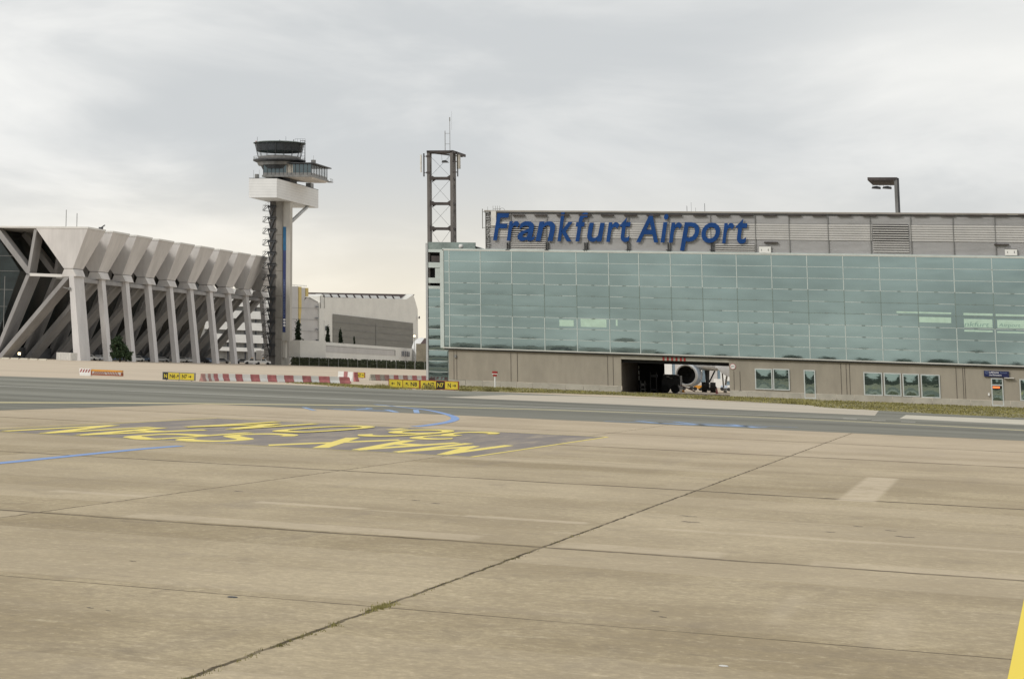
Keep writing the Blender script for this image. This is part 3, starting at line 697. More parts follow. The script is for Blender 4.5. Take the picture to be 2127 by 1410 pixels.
# ground floor
ZP = .88
uo0, uo1 = onY(1290, 760, YF + .3).x, onY(1514.5, 760, YF + .3).x
XG0 = -75.6
a = MB()
for x0, x1 in ((XG0, uo0), (uo1, XR)): a.box(x0, x1, YF + .3, YF + 18, ZP, ZG0 - .12)
zt = onY(1300, 744, YF + .3).z - .16
a.box(uo0, uo1, YF + .3, YF + 1.0, zt, ZG0 - .12)
a.build('ground_floor_wall', 'render', hall)
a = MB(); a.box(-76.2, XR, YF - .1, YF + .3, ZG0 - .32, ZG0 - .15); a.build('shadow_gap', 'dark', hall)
a = MB(); a.box(uo0, uo1, YF + .26, YF + .298, zt + .03, ZG0 - .34); a.build('lintel', 'plinth', hall)
for u in (1378, 1387, 1396, 1405, 1414, 1422):
    a = MB(); p = onY(u, 745, YF + .2); a.box(p.x - .13, p.x + .13, YF + .2, YF + .255, zt + .04, ZG0 - .36); a.build('red_stripe', 'redpaint', hall)
for x0, x1 in ((XG0 - .05, uo0), (uo1, XR)):
    a = MB(); x = x0; rr = random.Random(int(abs(x0)))
    while x < x1 - .1:
        w = min(x1 - x, rr.choice((2.35, 2.5, 2.4, 2.6))); a.box(x + .02, x + w - .02, YF + .18, YF + .32, -.02, ZP - rr.uniform(0, .05)); x += w
    a.build('plinth', 'plinth', hall)
# wall joints
for u in (943, 949, 1061.5, 1075, 1262.5, 1274, 1524.5, 1537, 1747, 1758, 1765, 1986, 2000, 2004):
    p = onY(u, 780, YF + .28)
    a = MB(); a.box(p.x - .035, p.x + .035, YF + .27, YF + .31, ZP, ZG0 - .5 if u not in (1524.5, 1537) else 3.6); a.build('wall_joint', 'joint', hall)
for u0, u1 in ((1064, 1074), (1525, 1537)):
    p, q = onY(u0, 780, YF + .2), onY(u1, 780, YF + .2)
    a = MB(); a.box(p.x, q.x, YF + .285, YF + .31, ZP, ZG0 - .5); a.build('wall_pilaster', 'render', hall)
# windows & doors: frame, glass
def window(u0, v0, u1, v1, kind='window'):
    Y = YF + .14; p, q = onY(u0, v0, Y), onY(u1, v1, Y); x0, x1, z0, z1 = p.x, q.x, q.z, p.z
    a = MB(); t = .14
    if kind == 'door': z0 = .12
    a.box(x0, x1, Y, Y + .2, z1 - t, z1); a.box(x0, x1, Y, Y + .2, z0, z0 + t)
    a.box(x0, x0 + t, Y, Y + .2, z0 + t, z1 - t); a.box(x1 - t, x1, Y, Y + .2, z0 + t, z1 - t)
    w = a.build(kind, 'frame', hall)
    a = MB(); nx, nz = 8, 10; X0, X1, Z0, Z1 = x0 + t, x1 - t, z0 + t, z1 - t; bow = random.Random(int(u0)).uniform(.004, .009)
    vs_ = [(X0 + (X1 - X0) * i / nx, Y + .08 - bow * math.sin(math.pi * i / nx) * math.sin(math.pi * j / nz), Z0 + (Z1 - Z0) * j / nz) for j in range(nz + 1) for i in range(nx + 1)]
    a.add(vs_, [(j * (nx + 1) + i, j * (nx + 1) + i + 1, (j + 1) * (nx + 1) + i + 1, (j + 1) * (nx + 1) + i) for j in range(nz) for i in range(nx)])
    a.build('pane', 'glass_win', w, sm=True, fix=False)
    return w, (x0, x1, z0, z1)
window(1567.5, 765, 1605, 809.5); window(1605, 765.5, 1641, 811)
for u0, u1, v0, v1 in ((1793, 1834, 772.5, 822), (1835, 1873, 774, 823), (1874, 1911, 775.5, 824.5), (1912, 1954, 777, 827)): window(u0, v0, u1, v1)
window(1669, 768, 1695, 829, 'door')
w, (x0, x1, z0, z1) = window(2058, 785, 2086, 843, 'door')
a = MB(); a.box(x0 + .2, x0 + 1.05, YF + .12, YF + .16, z1 - 1.35, z1 - 1.12); a.build('lit_display', 'redglow', w)
a = MB(); a.box(x0 + .15, x1 - .15, YF + .13, YF + .17, z1 - 1.0, z1 - .85); a.build('transom', 'frame', w)
window(2117, 787, 2150, 833.5)
window(2165, 790, 2200, 836)
a = MB(); p = onY(2054, 819, YF + .2); a.box(p.x - .1, p.x + .1, YF + .05, YF + .3, p.z - .18, p.z + .18); a.build('wall_lamp', 'white', hall)
p = onY(2096, 785, YF + .2); a = MB(); a.box(p.x - .6, p.x + .6, YF - .3, YF + .3, p.z - .06, p.z + .06); a.build('door_canopy', 'offwhite', hall)
p = onY(946.5, 740, YF + .2); a = MB(); a.box(p.x - .16, p.x + .12, YF + .02, YF + .3, p.z - .2, p.z + .2); a.build('wall_camera', 'steel_mid', hall)
# passage through the building
YB = YF + 18; xb = onY(1381, 790, YB).x
a = MB()
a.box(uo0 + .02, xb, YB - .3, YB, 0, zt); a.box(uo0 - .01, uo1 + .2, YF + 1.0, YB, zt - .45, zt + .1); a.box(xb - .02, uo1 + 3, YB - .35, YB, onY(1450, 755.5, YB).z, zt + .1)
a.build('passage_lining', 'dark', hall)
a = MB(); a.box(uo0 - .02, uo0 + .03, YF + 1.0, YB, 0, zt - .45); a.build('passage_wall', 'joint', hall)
a = MB()
for u0, v0, u1, v1 in ((1313.5, 759, 1319.5, 766), (1321, 759, 1328, 766), (1313.5, 768, 1315.5, 777), (1323, 769, 1328.5, 778), (1323, 780, 1328.5, 789.5), (1314, 780, 1316, 789), (1314, 791, 1316.5, 799)):
    p, q = onY(u0, v0, YB - .32), onY(u1, v1, YB - .32); a.box(p.x, q.x, YB - .34, YB - .31, q.z, p.z)
a.build('passage_window', 'white', hall)

# stair tower at the left end: metal corner, glass skin set back, openings at the top
YS = YF + 3.2
st = thing('stair_tower', 'narrow glazed stair tower with light metal edge, left end of the glass hall', 'tower', (-79, YS, 0))
p, q = onY(884, 505, YS), onY(891.5, 782, YS)
ztop = p.z
xs0, xs1 = p.x, q.x
a = MB(); a.box(xs0, xs1 - .1, YS - .1, YS + .5, 0, ztop); a.build('edge_panel', 'rail', st)
xg1 = onY(931, 760, YS).x
a = MB(); rr = random.Random(4); zl = [0.35]
zz = .35; pitch = 1.63; k_ = 0
for k_ in range(9):
    z0 = .35 + k_ * pitch; z1 = z0 + pitch - .08
    tx = rr.gauss(0, .004); bow = rr.uniform(.002, .010); nx, nz = 4, 8
    x0, x1 = xs1, xg1 - .1; w = [(x0 + (x1 - x0) * i / nx, YS + tx * j / nz * 1.6 - bow * math.sin(math.pi * j / nz) * math.sin(math.pi * (i + .5) / (nx + 1)), z0 + (z1 - z0) * j / nz) for j in range(nz + 1) for i in range(nx + 1)]
    a.add(w, [(j * (nx + 1) + i, j * (nx + 1) + i + 1, (j + 1) * (nx + 1) + i + 1, (j + 1) * (nx + 1) + i) for j in range(nz) for i in range(nx)])
a.build('glass_skin', 'glass', st, sm=True, fix=False)
ztg = .35 + 9 * pitch
for k_ in range(10): a = MB(); a.box(xs1 - .05, xg1, YS - .08, YS + .05, .35 + k_ * pitch - .08, .35 + k_ * pitch); a.build('transom', 'mull_l', st)
a = MB(); a.box(xs1 - .1, -74.0, YS + .1, YS + 14, 0, ztg); a.build('core', 'parapet', st)
# open top: frame with dark gaps
a = MB(); a.box(xs1, -73, YS + 1.2, YS + 6, ztg, ztop - 1.2, 0)
a.build('open_bay', 'dark', st)
a = MB()
for v0, v1, mi in ((497, 518, 0), (518, 524, 1), (545, 556, 1), (577, 588, 1), (594, 600, 1)):
    z1, z0 = onY(905, v0 + 6 if v0 == 497 else v0, YS).z, onY(905, v1, YS).z
    a.box(xs1 - .02, -74.2 if v0 != 497 else -72, YS - .05, YS + .3, z0, z1, mi)
z1, z0 = onY(905, 524, YS).z, onY(905, 545, YS).z; a.box(xs1 + .4, xg1 - .8, YS + .2, YS + .6, z0 + .1, z0 + 1.0, 2)
z1, z0 = onY(905, 556, YS).z, onY(905, 577, YS).z; a.box(xs1 + 1.0, xg1 - .7, YS + .1, YS + .4, z0 - .8, z1, 1)
z1, z0 = onY(905, 600, YS).z, onY(905, 607, YS).z; a.box(xs1 + 1.0, xg1 - .7, YS + .1, YS + .4, z0 - .3, z1 + .1, 1)
a.build('upper_frame', ['parapet', 'mull_l', 'rust_dark'], st)
# parapet wedge between the stair tower and the upper wall
p0 = onY(884, 505.5, YS); p1 = onY(972, 506, YS); p2 = onY(1008, 518, YS); zlow = ZG1
a = MB(); a.ext([(p0.x, YS + .6, zlow), (p0.x, YS + .6, p0.z), (p1.x, YS + .6, p0.z - .05), (p2.x, YS + .6, zlow + .15), (p2.x, YS + .6, zlow)], (0, 9, 0))
a.build('roof_parapet', 'parapet', st)
a = MB(); a.bar((p0.x, YS + .5, p0.z), (p1.x, YS + .5, p0.z - .05), .12, .12); a.bar((p1.x, YS + .5, p0.z - .05), (p2.x, YS + .5, zlow + .2), .12, .16)
for u in (893, 903, 912, 920, 930, 938, 946, 952): pp = onY(u, 512, YS + .5); a.bar((pp.x, YS + .5, zlow), (pp.x + rng.uniform(-.5, .5), YS + .5, p0.z - .1), .07)
a.build('parapet_rail', 'rust_dark', st)
a = MB(); pp = onY(958, 512, YS + .2); a.lathe((pp.x, YS, pp.z), [(0, -.3), (.32, -.25), (.36, 0), (.3, .28), (0, .35)], 12); a.build('roof_vent', 'white', st, sm=True)

# lattice mast on the stair tower
YM = YS + 1.2
ms = thing('lattice_mast', 'tall square steel mast with cross cables and antennas rising from the stair tower', 'mast', (-78, YM, 0))
def mz(v, u=905, Y=None): return onY(u, v, YM if Y is None else Y).z
zt_ = mz(313); xa = onY(890.5, 400, YM).x; xc = onY(938.5, 400, YM).x
dpt = 1.7
zb_ = mz(600)
legs = ((xa, YM, zb_), (xc, YM, ZG1), (xa - .1, YM + dpt, ZG1), (xc + .1, YM + dpt, ZG1))
for i, (x, y, z) in enumerate(legs):
    a = MB(); w = .42 if i < 2 else .34; a.box(x - w / 2, x + w / 2, y - .2, y + .2, z, zt_ - .2); a.build('leg', 'mast_steel', ms)
for v in (370, 422.5, 474.5):
    z = mz(v)
    for y in (YM, YM + dpt):
        a = MB(); a.box(xa, xc, y - .12, y + .12, z - .17, z + .17)
        for x, s_ in ((xa + .2, 1), (xc - .2, -1)):
            a.ext([(x, y - .1, z - .5), (x, y - .1, z + .5), (x + s_ * .55, y - .1, z + .16), (x + s_ * .55, y - .1, z - .16)], (0, .2, 0))
        a.build('cross_beam', 'rust_dark', ms)
    for x in (xa, xc + .1):
        a = MB(); a.box(x - .12, x + .12, YM, YM + dpt, z - .15, z + .15); a.build('side_beam', 'rust_dark', ms)
lv = [321, 370, 422.5, 474.5, 507]
for k_ in range(4):
    z1, z0 = mz(lv[k_]) - .2, mz(lv[k_ + 1]) + .2
    if k_ == 3: z0 = ZG1 - 1.0
    a = MB(); a.bar((xa + .2, YM, z1), (xc - .2, YM, z0), .035); a.bar((xa + .2, YM, z0), (xc - .2, YM, z1), .035); a.build('brace_cable', 'steel_dark', ms)
p = onY(962, 322, YM)
a = MB(); a.box(xa - .25, xc + .1, YM - .2, YM + .15, zt_ - .35, zt_); a.box(xa - .2, xc + .5, YM + dpt, YM + dpt + .3, zt_ - .35, zt_)
a.box(xa - .2, xa + .2, YM, YM + dpt, zt_ - .35, zt_); a.box(xa + .3, xc + .2, YM + .3, YM + dpt - .1, zt_ - .3, zt_ - .1)
a.bar((xc + .1, YM - .1, zt_ - .17), (xc + .5, YM + 7.5, zt_ - .17), .3, .4); a.bar((xa, YM - .1, zt_ - .3), (xc + .1, YM + 7.5, zt_ - .3), .2, .2)
a.build('top_platform', 'rust_dark', ms)
def panel_ant(u, vt, vb, w, mat, name='panel_antenna', Y=None):
    Y = YM if Y is None else Y; t = onY(u, vt, Y); b = onY(u, vb, Y); a = MB(); a.box(t.x - w / 2, t.x + w / 2, Y - .2, Y + .1, b.z, t.z); return a.build(name, mat, ms)
panel_ant(874.5, 322, 358, .22, 'offwhite'); panel_ant(880.5, 319, 367, .16, 'steel_dark', 'antenna_pole')
o = panel_ant(952.5, 322, 351, .55, 'grey_pl'); panel_ant(950.5, 322, 367, .14, 'steel_dark', 'antenna_pole')
a = MB()
for v in (325, 359):
    z = mz(v); a.bar((onY(880, v, YM).x, YM, z), (xa, YM, z), .09)
    a.box(xa - .32, xa + .3, YM - .26, YM + .26, z - .14, z + .14)
for v in (336, 358): z = mz(v); a.bar((xc, YM, z), (onY(951, v, YM).x, YM, z), .16)
a.build('antenna_bracket', 'rust_dark', ms)
a = MB(); p = onY(925, 336, YM + 1.5); a.ext([(p.x - .55, YM + 1.2, p.z - .15), (p.x - .4, YM + 1.2, p.z + .15), (p.x + .1, YM + 1.2, p.z + .22), (p.x + .55, YM + 1.2, p.z - .15)], (0, .7, 0))
a.bar((p.x - .5, YM + 1.5, p.z), (p.x - .6, YM + 1.5, zt_ - .2), .03); a.bar((p.x + .4, YM + 1.5, p.z), (p.x + .5, YM + 1.5, zt_ - .2), .03)
a.build('floodlight', 'steel_dark', ms)
a = MB(); pl, pr = onY(924.5, 290, YM + 1), onY(934.5, 290, YM + 1)
a.bar((pl.x, YM + 1, zt_), (pl.x, YM + 1, onY(924.5, 272, YM + 1).z), .09); a.bar((pr.x, YM + 1, zt_), (pr.x, YM + 1, onY(934.5, 250, YM + 1).z), .07)
a.bar((pr.x, YM + 1, onY(934.5, 252, YM + 1).z), (pr.x, YM + 1, onY(934.5, 244, YM + 1).z), .14); a.bar((pr.x + .3, YM + 1, onY(934.5, 270, YM + 1).z), (pr.x + .3, YM + 1, onY(939, 232, YM + 1).z), .02)
for v in (277.5, 299.5): z = onY(930, v, YM + 1).z; a.bar((pl.x, YM + 1, z), (pr.x, YM + 1, z), .05)
a.build('whip_antenna', 'steel_mid', ms)

# floodlight mast behind the roof, right
YLm = YF + 22
fm = thing('floodlight_mast', 'steel post with a flat arm and two floodlights above the hall roof', 'light mast', (onY(1861, 500, YLm).x, YLm, 0))
pt = onY(1861, 369, YLm); a = MB(); a.box(pt.x - .28, pt.x + .15, YLm - .2, YLm + .2, 0, pt.z, 0); a.box(pt.x + .15, pt.x + .4, YLm - .1, YLm + .3, 0, pt.z - .1, 1); a.build('post', ['steel_mid', 'steel_dark'], fm)
pa = onY(1802, 369, YLm); a = MB()
a.hexa([(pa.x, YLm - .4, pt.z - .45), (pt.x - .28, YLm - .4, pt.z - .45), (pt.x - .28, YLm + 5, pt.z - .8), (pa.x + .5, YLm + 5, pt.z - .8), (pa.x, YLm - .4, pt.z), (pt.x + .2, YLm - .4, pt.z), (pt.x + .2, YLm + 5, pt.z), (pa.x, YLm + 5, pt.z)])
a.build('arm', 'rust_dark', fm)
for u in (1820, 1842.5):
    p = onY(u, 390, YLm + 1.5); a = MB(); Y = YLm + 1
    a.ext([(p.x - .65, Y, p.z - .12), (p.x - .5, Y, p.z + .12), (p.x + .1, Y, p.z + .22), (p.x + .65, Y, p.z + .05), (p.x + .6, Y, p.z - .22)], (0, 1, 0))
    a.bar((p.x - .5, Y + .4, p.z), (p.x - .4, Y + .4, pt.z - .3), .03); a.bar((p.x + .5, Y + .4, p.z), (p.x + .62, Y + .4, pt.z - .3), .03); a.build('floodlight', 'steel_dark', fm)

# big blue lettering
YT = YU - .42
bl = thing('roof_sign', 'large blue italic channel letters spelling the airport name on the louvred wall', 'sign', (onY(1023, 500, YT).x, YT, 20))
S5 = 3.3234
chars = (('F', 145, 260, 143, 331), ('r', 240, 331, 196, 334), ('a', 314, 436, 198, 336), ('n', 438, 577, 198, 336), ('k', 588, 700, 136, 338), ('f', 712, 806, 138, 338),
         ('u', 795, 921, 208, 342), ('r', 925, 1022, 204, 342), ('t', 1020, 1100, 172, 343), ('A', 1130, 1286, 150, 345), ('i', 1298, 1362, 148, 346), ('r', 1358, 1456, 205, 347),
         ('p', 1432, 1575, 205, 403), ('o', 1583, 1716, 207, 350), ('r', 1724, 1816, 209, 351), ('t', 1820, 1907, 180, 354))
for ch, x0, x1, y0, y1 in chars:
    p, q = onY(980 + x0 / S5, 400 + y0 / S5, YT), onY(980 + x1 / S5, 400 + y1 / S5, YT)
    v, f = glyphs(ch, p.x, q.x, q.z, p.z, shear=.22, offset=.014, extrude=.1)
    a = MB(); a.add([(x, YT + (-.07 if d > 0 else .07), z) for x, z, d in v], f)
    o = a.build('letter', ['letter_blue', 'letter_side'], bl)
    for pl_ in o.data.polygons: pl_.material_index = 0 if abs(pl_.normal.y) > .7 else 1
for u in (1056, 1137, 1217, 1306, 1390, 1480):
    a = MB(); p = onY(u, 516, YU - .2); a.box(p.x - .22, p.x - .14, YU - .4, YU - .06, p.z - .5, p.z + .9); a.box(p.x + .12, p.x + .2, YU - .4, YU - .06, p.z - .5, p.z + .9); a.box(p.x - .4, p.x + .1, YU - .45, YU - .2, p.z - .3, p.z - .2)
    a.build('sign_bracket', 'steel_dark', bl)

# blue company sign over the door
YD = YF - .02; p, q = onY(2043.5, 769.5, YD), onY(2096, 783.5, YD)
sg = thing('company_sign', 'narrow navy sign with white lettering above the glass door on the right', 'sign', (p.x, YD, q.z))
a = MB(); a.box(p.x, q.x, YD, YD + .25, q.z, p.z); a.build('board', 'navy', sg)
w = q.x - p.x; h = p.z - q.z
for s_, x0, x1, z0, z1, mm in (('Lufthansa', .21, .60, .60, .92, 'wt'), ('Technik', .64, .93, .60, .88, 'wt_dim'), ('Line Maintenance', .21, .70, .18, .46, 'wt')):
    v, f = glyphs(s_, p.x + w * x0, p.x + w * x1, q.z + h * z0, q.z + h * z1, offset=.01)
    a = MB(); a.add([(x, YD - .01, z) for x, z, _ in v], f); a.build('lettering', mm, sg, fix=False)
a = MB(); c_ = (p.x + w * .11, YD - .01, q.z + h * .70); a.lathe(c_, [(.16, 0), (.21, 0)], 20, axis='y'); a.poly([(c_[0] - .13, YD - .012, c_[2] - .02), (c_[0] + .02, YD - .012, c_[2] - .06), (c_[0] + .14, YD - .012, c_[2] + .08), (c_[0], YD - .012, c_[2] + .02)])
a.build('round_emblem', 'wt_dim', sg, fix=False)
# round height-limit sign
p = onY(1522, 761, YF + .2)
rs = thing('height_limit_sign', 'small round red-edged height limit sign beside the passage opening', 'sign', (p.x, YF + .2, p.z))
a = MB(); a.lathe((p.x, YF + .2, p.z), [(0, 0), (.40, 0), (.40, .04)], 24, axis='y'); a.build('disc', 'white', rs)
a = MB(); a.lathe((p.x, YF + .19, p.z), [(.34, 0), (.41, 0)], 24, axis='y'); a.build('red_ring', 'red', rs, fix=False)
v, f = glyphs('2,9m', p.x - .26, p.x + .26, p.z - .13, p.z + .13, offset=.01); a = MB(); a.add([(x, YF + .188, z) for x, z, _ in v], f); a.build('numerals', 'black_sign', rs, fix=False)

# ------------------------------------------------------------------ aircraft behind the passage
YA = YF + 45
ac = thing('airliner', 'white airliner with a large engine seen through the passage under the hall', 'aircraft', (onY(1450, 800, YA).x, YA, 0))
ec = onY(1425, 778.5, YA); sc = 46 / 2 / FP * (YA * M0[2][1] / 1.0 - ec.x * .425 * -1 if False else (Vector(ec) - Vector((0, 0, CAMH))).dot(Vector(M0[2])))
er = sc                                       # outer radius from its size in the picture
rotE = Matrix.Rotation(R(-7), 3, 'Z')
a = MB(); a.lathe(ec, [(er * .80, .12), (er * .84, -.05), (er * .90, -.1), (er * .97, .05), (er, .35)], 40, axis='y', rot=rotE); a.build('intake_lip', 'chrome', ac, sm=True)
a = MB(); a.lathe(ec, [(er, .35), (er * 1.06, 1.5), (er * 1.04, 3.0), (er * .85, 4.6)], 40, axis='y', rot=rotE); nac = a.build('nacelle', 'ac_blue', ac, sm=True)
a = MB(); a.lathe(ec, [(er * .80, .12), (er * .78, 1.2), (er * .78, 1.4), (.3, 1.4), (0, .9)], 32, axis='y', rot=rotE)
a.build('fan', 'dark', ac, sm=True)
def ap(u, v, dy=0): return onY(u, v, YA + dy)
a = MB(); a.tube(ap(1434, 762, 1), ap(1443, 757.5, 1), .35, 10); a.tube(ap(1443, 757.5, 1), ap(1484, 761, 2), .42, 10, .55)
a.build('wing_leading_edge', 'ac_white', ac, sm=True)
a = MB(); a.ext([ap(1434, 763, 2), ap(1443, 760, 2), ap(1486, 764, 2), ap(1482, 770, 2), ap(1450, 768, 2)], (0, 6, 0)); a.build('wing', 'ac_grey', ac)
fc = ap(1535, 742, 7); frr = (ap(1535, 742, 7) - ap(1487, 742, 7)).length
a = MB(); prof = [(frr * .93, -3), (frr, 3), (frr, 25)]; a.lathe(fc, prof, 48, axis='y', rot=Matrix.Rotation(R(-8), 3, 'Z')); a.lathe(fc, [(0, -3.3), (frr * .6, -3.25), (frr * .93, -3)], 48, axis='y', rot=Matrix.Rotation(R(-8), 3, 'Z'))
a.build('fuselage', 'ac_white', ac, sm=True)
lg = MB(); t_, b_ = ap(1468.5, 765, 3), ap(1470, 806, 3); lg.tube(t_, b_, .42, 10, .22); lg.tube(ap(1485, 770, 3), ap(1473, 794, 3), .12, 8); lg.bar(ap(1461, 806, 3), ap(1482, 807, 3), .3)
lgo = lg.build('landing_gear', 'steel_dark', ac)
for u in (1463, 1481):
    p = ap(u, 804, 3); p.z = .82; a = MB(); a.lathe(p, [(0, -.5), (.45, -.5), (.78, -.35), (.82, 0), (.78, .35), (.45, .5), (0, .5)], 24, axis='y', rot=Matrix.Rotation(R(90), 3, 'Z') @ Matrix.Rotation(R(25), 3, 'Z')); 
    a = MB(); a.tube((p.x - .42, p.y, p.z), (p.x + .42, p.y + .1, p.z), .82, 20); a.build('wheel', 'tyre', lgo)
a = MB(); a.tube(ap(1500, 770, 6), ap(1503, 805, 6), .12, 8); a.tube(ap(1511, 772, 6), ap(1507, 800, 6), .15, 8); p = ap(1503, 808, 6); a.tube((p.x, p.y, .4), (p.x + .5, p.y, .4), .4, 14)
a.build('nose_gear', 'ac_grey', ac)
# tractor silhouette in the passage
YV = YF + 14
tv = thing('apron_tractor', 'dark aircraft tractor standing in the shade of the passage left of the engine', 'tractor', (onY(1395, 815, YV).x, YV, 0))
def vb(mb, u0, v0, u1, v1, y0, y1, mi=0): p, q = onY(u0, v0, YV), onY(u1, v1, YV); mb.box(p.x, q.x, YV + y0, YV + y1, q.z, p.z, mi)
a = MB(); vb(a, 1374, 786, 1409, 809, 0, 5); vb(a, 1404, 780, 1412, 800, .5, 3); a.build('body', 'black_sign', tv)
a = MB(); vb(a, 1375, 777, 1404, 787, .8, 3.5); a.build('cab', 'steel_dark', tv)
for u in (1382, 1402): p = onY(u, 809, YV); a = MB(); a.tube((p.x, YV - .1, .62), (p.x, YV + .7, .62), .62, 18); a.build('wheel', 'tyre', tv)
a = MB(); vb(a, 1383, 781, 1389, 783.5, .75, .79); vb(a, 1388, 784, 1396, 786, .75, .79); a.build('windscreen_glint', 'offwhite', tv)
a = MB(); p = onY(1378, 779, YV); a.box(p.x - .07, p.x + .07, YV + .7, YV + .8, p.z, p.z + .15); a.build('lamp', 'white', tv)
a = MB(); a.tube(onY(1414, 800, YV), onY(1444, 813, YV), .09, 6); tag(a.build('tow_bar', 'rustred', None), 'slender aircraft tow bar lying under the engine in the passage', 'tow bar')
# chocks, cones and carts near the gear
for i, (u, v, r_, c_, nm, lb, ct) in enumerate(((1414, 810, .28, 'white', 'wheel_chock', 'small white wheel chock at the foot of the engine, left one', 'chock'), (1419, 811, .24, 'orange', 'wheel_chock', 'small orange wheel chock at the foot of the engine', 'chock'),
                                                   (1489, 813, .3, 'red', 'traffic_cone', 'red cone right of the aircraft main wheels', 'cone'))):
    p = onY(u, v, YF + 30); a = MB()
    if nm == 'traffic_cone': a.lathe((p.x, p.y, 0), [(.3, 0), (.3, .05), (.2, .06), (.05, .9), (0, .92)], 14)
    else: a.ext([(p.x - r_, p.y, 0), (p.x - r_ * .6, p.y, r_ * 1.6), (p.x + r_ * .4, p.y, r_ * 1.7), (p.x + r_, p.y, 0)], (0, .5, 0))
    tag(a.build(nm, c_), lb, ct)
sv = thing('service_cart', 'low white and grey service cart on the apron behind the aircraft gear', 'cart', (onY(1450, 805, YF + 75).x, YF + 75, 0))
p, q = onY(1447, 798, YF + 75), onY(1480, 806, YF + 75); a = MB(); a.box(p.x, q.x, p.y, p.y + 3, .45, 1.4); a.build('body', 'offwhite', sv)
for x in (p.x + .6, q.x - .6): a = MB(); a.tube((x, p.y - .05, .35), (x, p.y + .3, .35), .35, 14); a.build('wheel', 'tyre', sv)
kr = random.Random(21)
for i in range(9):
    Yk = YF + 62 + kr.uniform(0, 45); u = 1398 + i * 14; x = onY(u, 800, Yk).x; h_ = kr.uniform(.9, 2.4); w_ = kr.uniform(1.2, 2.6)
    lb_ = ('low white', 'grey', 'tall white', 'amber', 'small red', 'dark grey', 'white boxy', 'pale blue', 'flat white')[i] + ' ground support unit on the rear apron seen under the aircraft'
    k2 = thing('ground_support_unit', lb_, 'ground equipment', (x, Yk, 0), 'equipment seen through the passage')
    a = MB(); a.hexa([(x, Yk, .35), (x + w_, Yk, .35), (x + w_, Yk + 2, .35), (x, Yk + 2, .35), (x + .1, Yk, h_), (x + w_ * .8, Yk, h_), (x + w_ * .8, Yk + 2, h_), (x + .1, Yk + 2, h_)])
    a.build('body', ('white', 'bld_grey', 'white', 'orange', 'red', 'steel_mid', 'white', 'ac_blue', 'white')[i], k2)
    for xx in (x + .3, x + w_ - .3): a = MB(); a.tube((xx, Yk - .05, .32), (xx, Yk + .3, .32), .32, 12); a.build('wheel', 'tyre', k2)
for nm_, lb_, ct_, u0, u1, v0, mm in (('tool_trolley', 'dim grey wheeled trolley standing inside the passage by the left wall', 'trolley', 1330, 1340, 796, 'steel_mid'),
                                   ('access_stand', 'tall dark access stand inside the passage between the trolley and the tractor', 'access stand', 1350, 1364, 778, 'steel_dark')):
    Yk = YF + 12; p, q = onY(u0, v0, Yk), onY(u1, v0, Yk); k3 = thing(nm_, lb_, ct_, (p.x, Yk, 0))
    a = MB(); a.box(p.x, q.x, Yk, Yk + 1.2, p.z - .35, p.z); a.box(p.x, q.x, Yk, Yk + 1.2, .35, .5); a.build('deck', mm, k3)
    for xx in (p.x + .05, q.x - .05): a = MB(); a.box(xx - .05, xx + .05, Yk, Yk + .1, 0, p.z + .4); a.build('leg', mm, k3)
# building beyond
YB2 = YF + 150
bk = thing('rear_hangar', 'bluish grey building with white doors seen through the passage behind the aircraft', 'building', (-60, YB2, 0))
a = MB(); a.box(-74, -36, YB2, YB2 + 30, 0, 14); a.build('wall', 'teal_wall', bk)
for i in range(12): a = MB(); x = -73 + i * 3.0; a.box(x, x + 2.4, YB2 - .2, YB2, .5 + (i % 3), 4.5 + (i * 7 % 5) * .6); a.build('door_leaf', 'white' if i % 2 else 'bld_grey', bk)

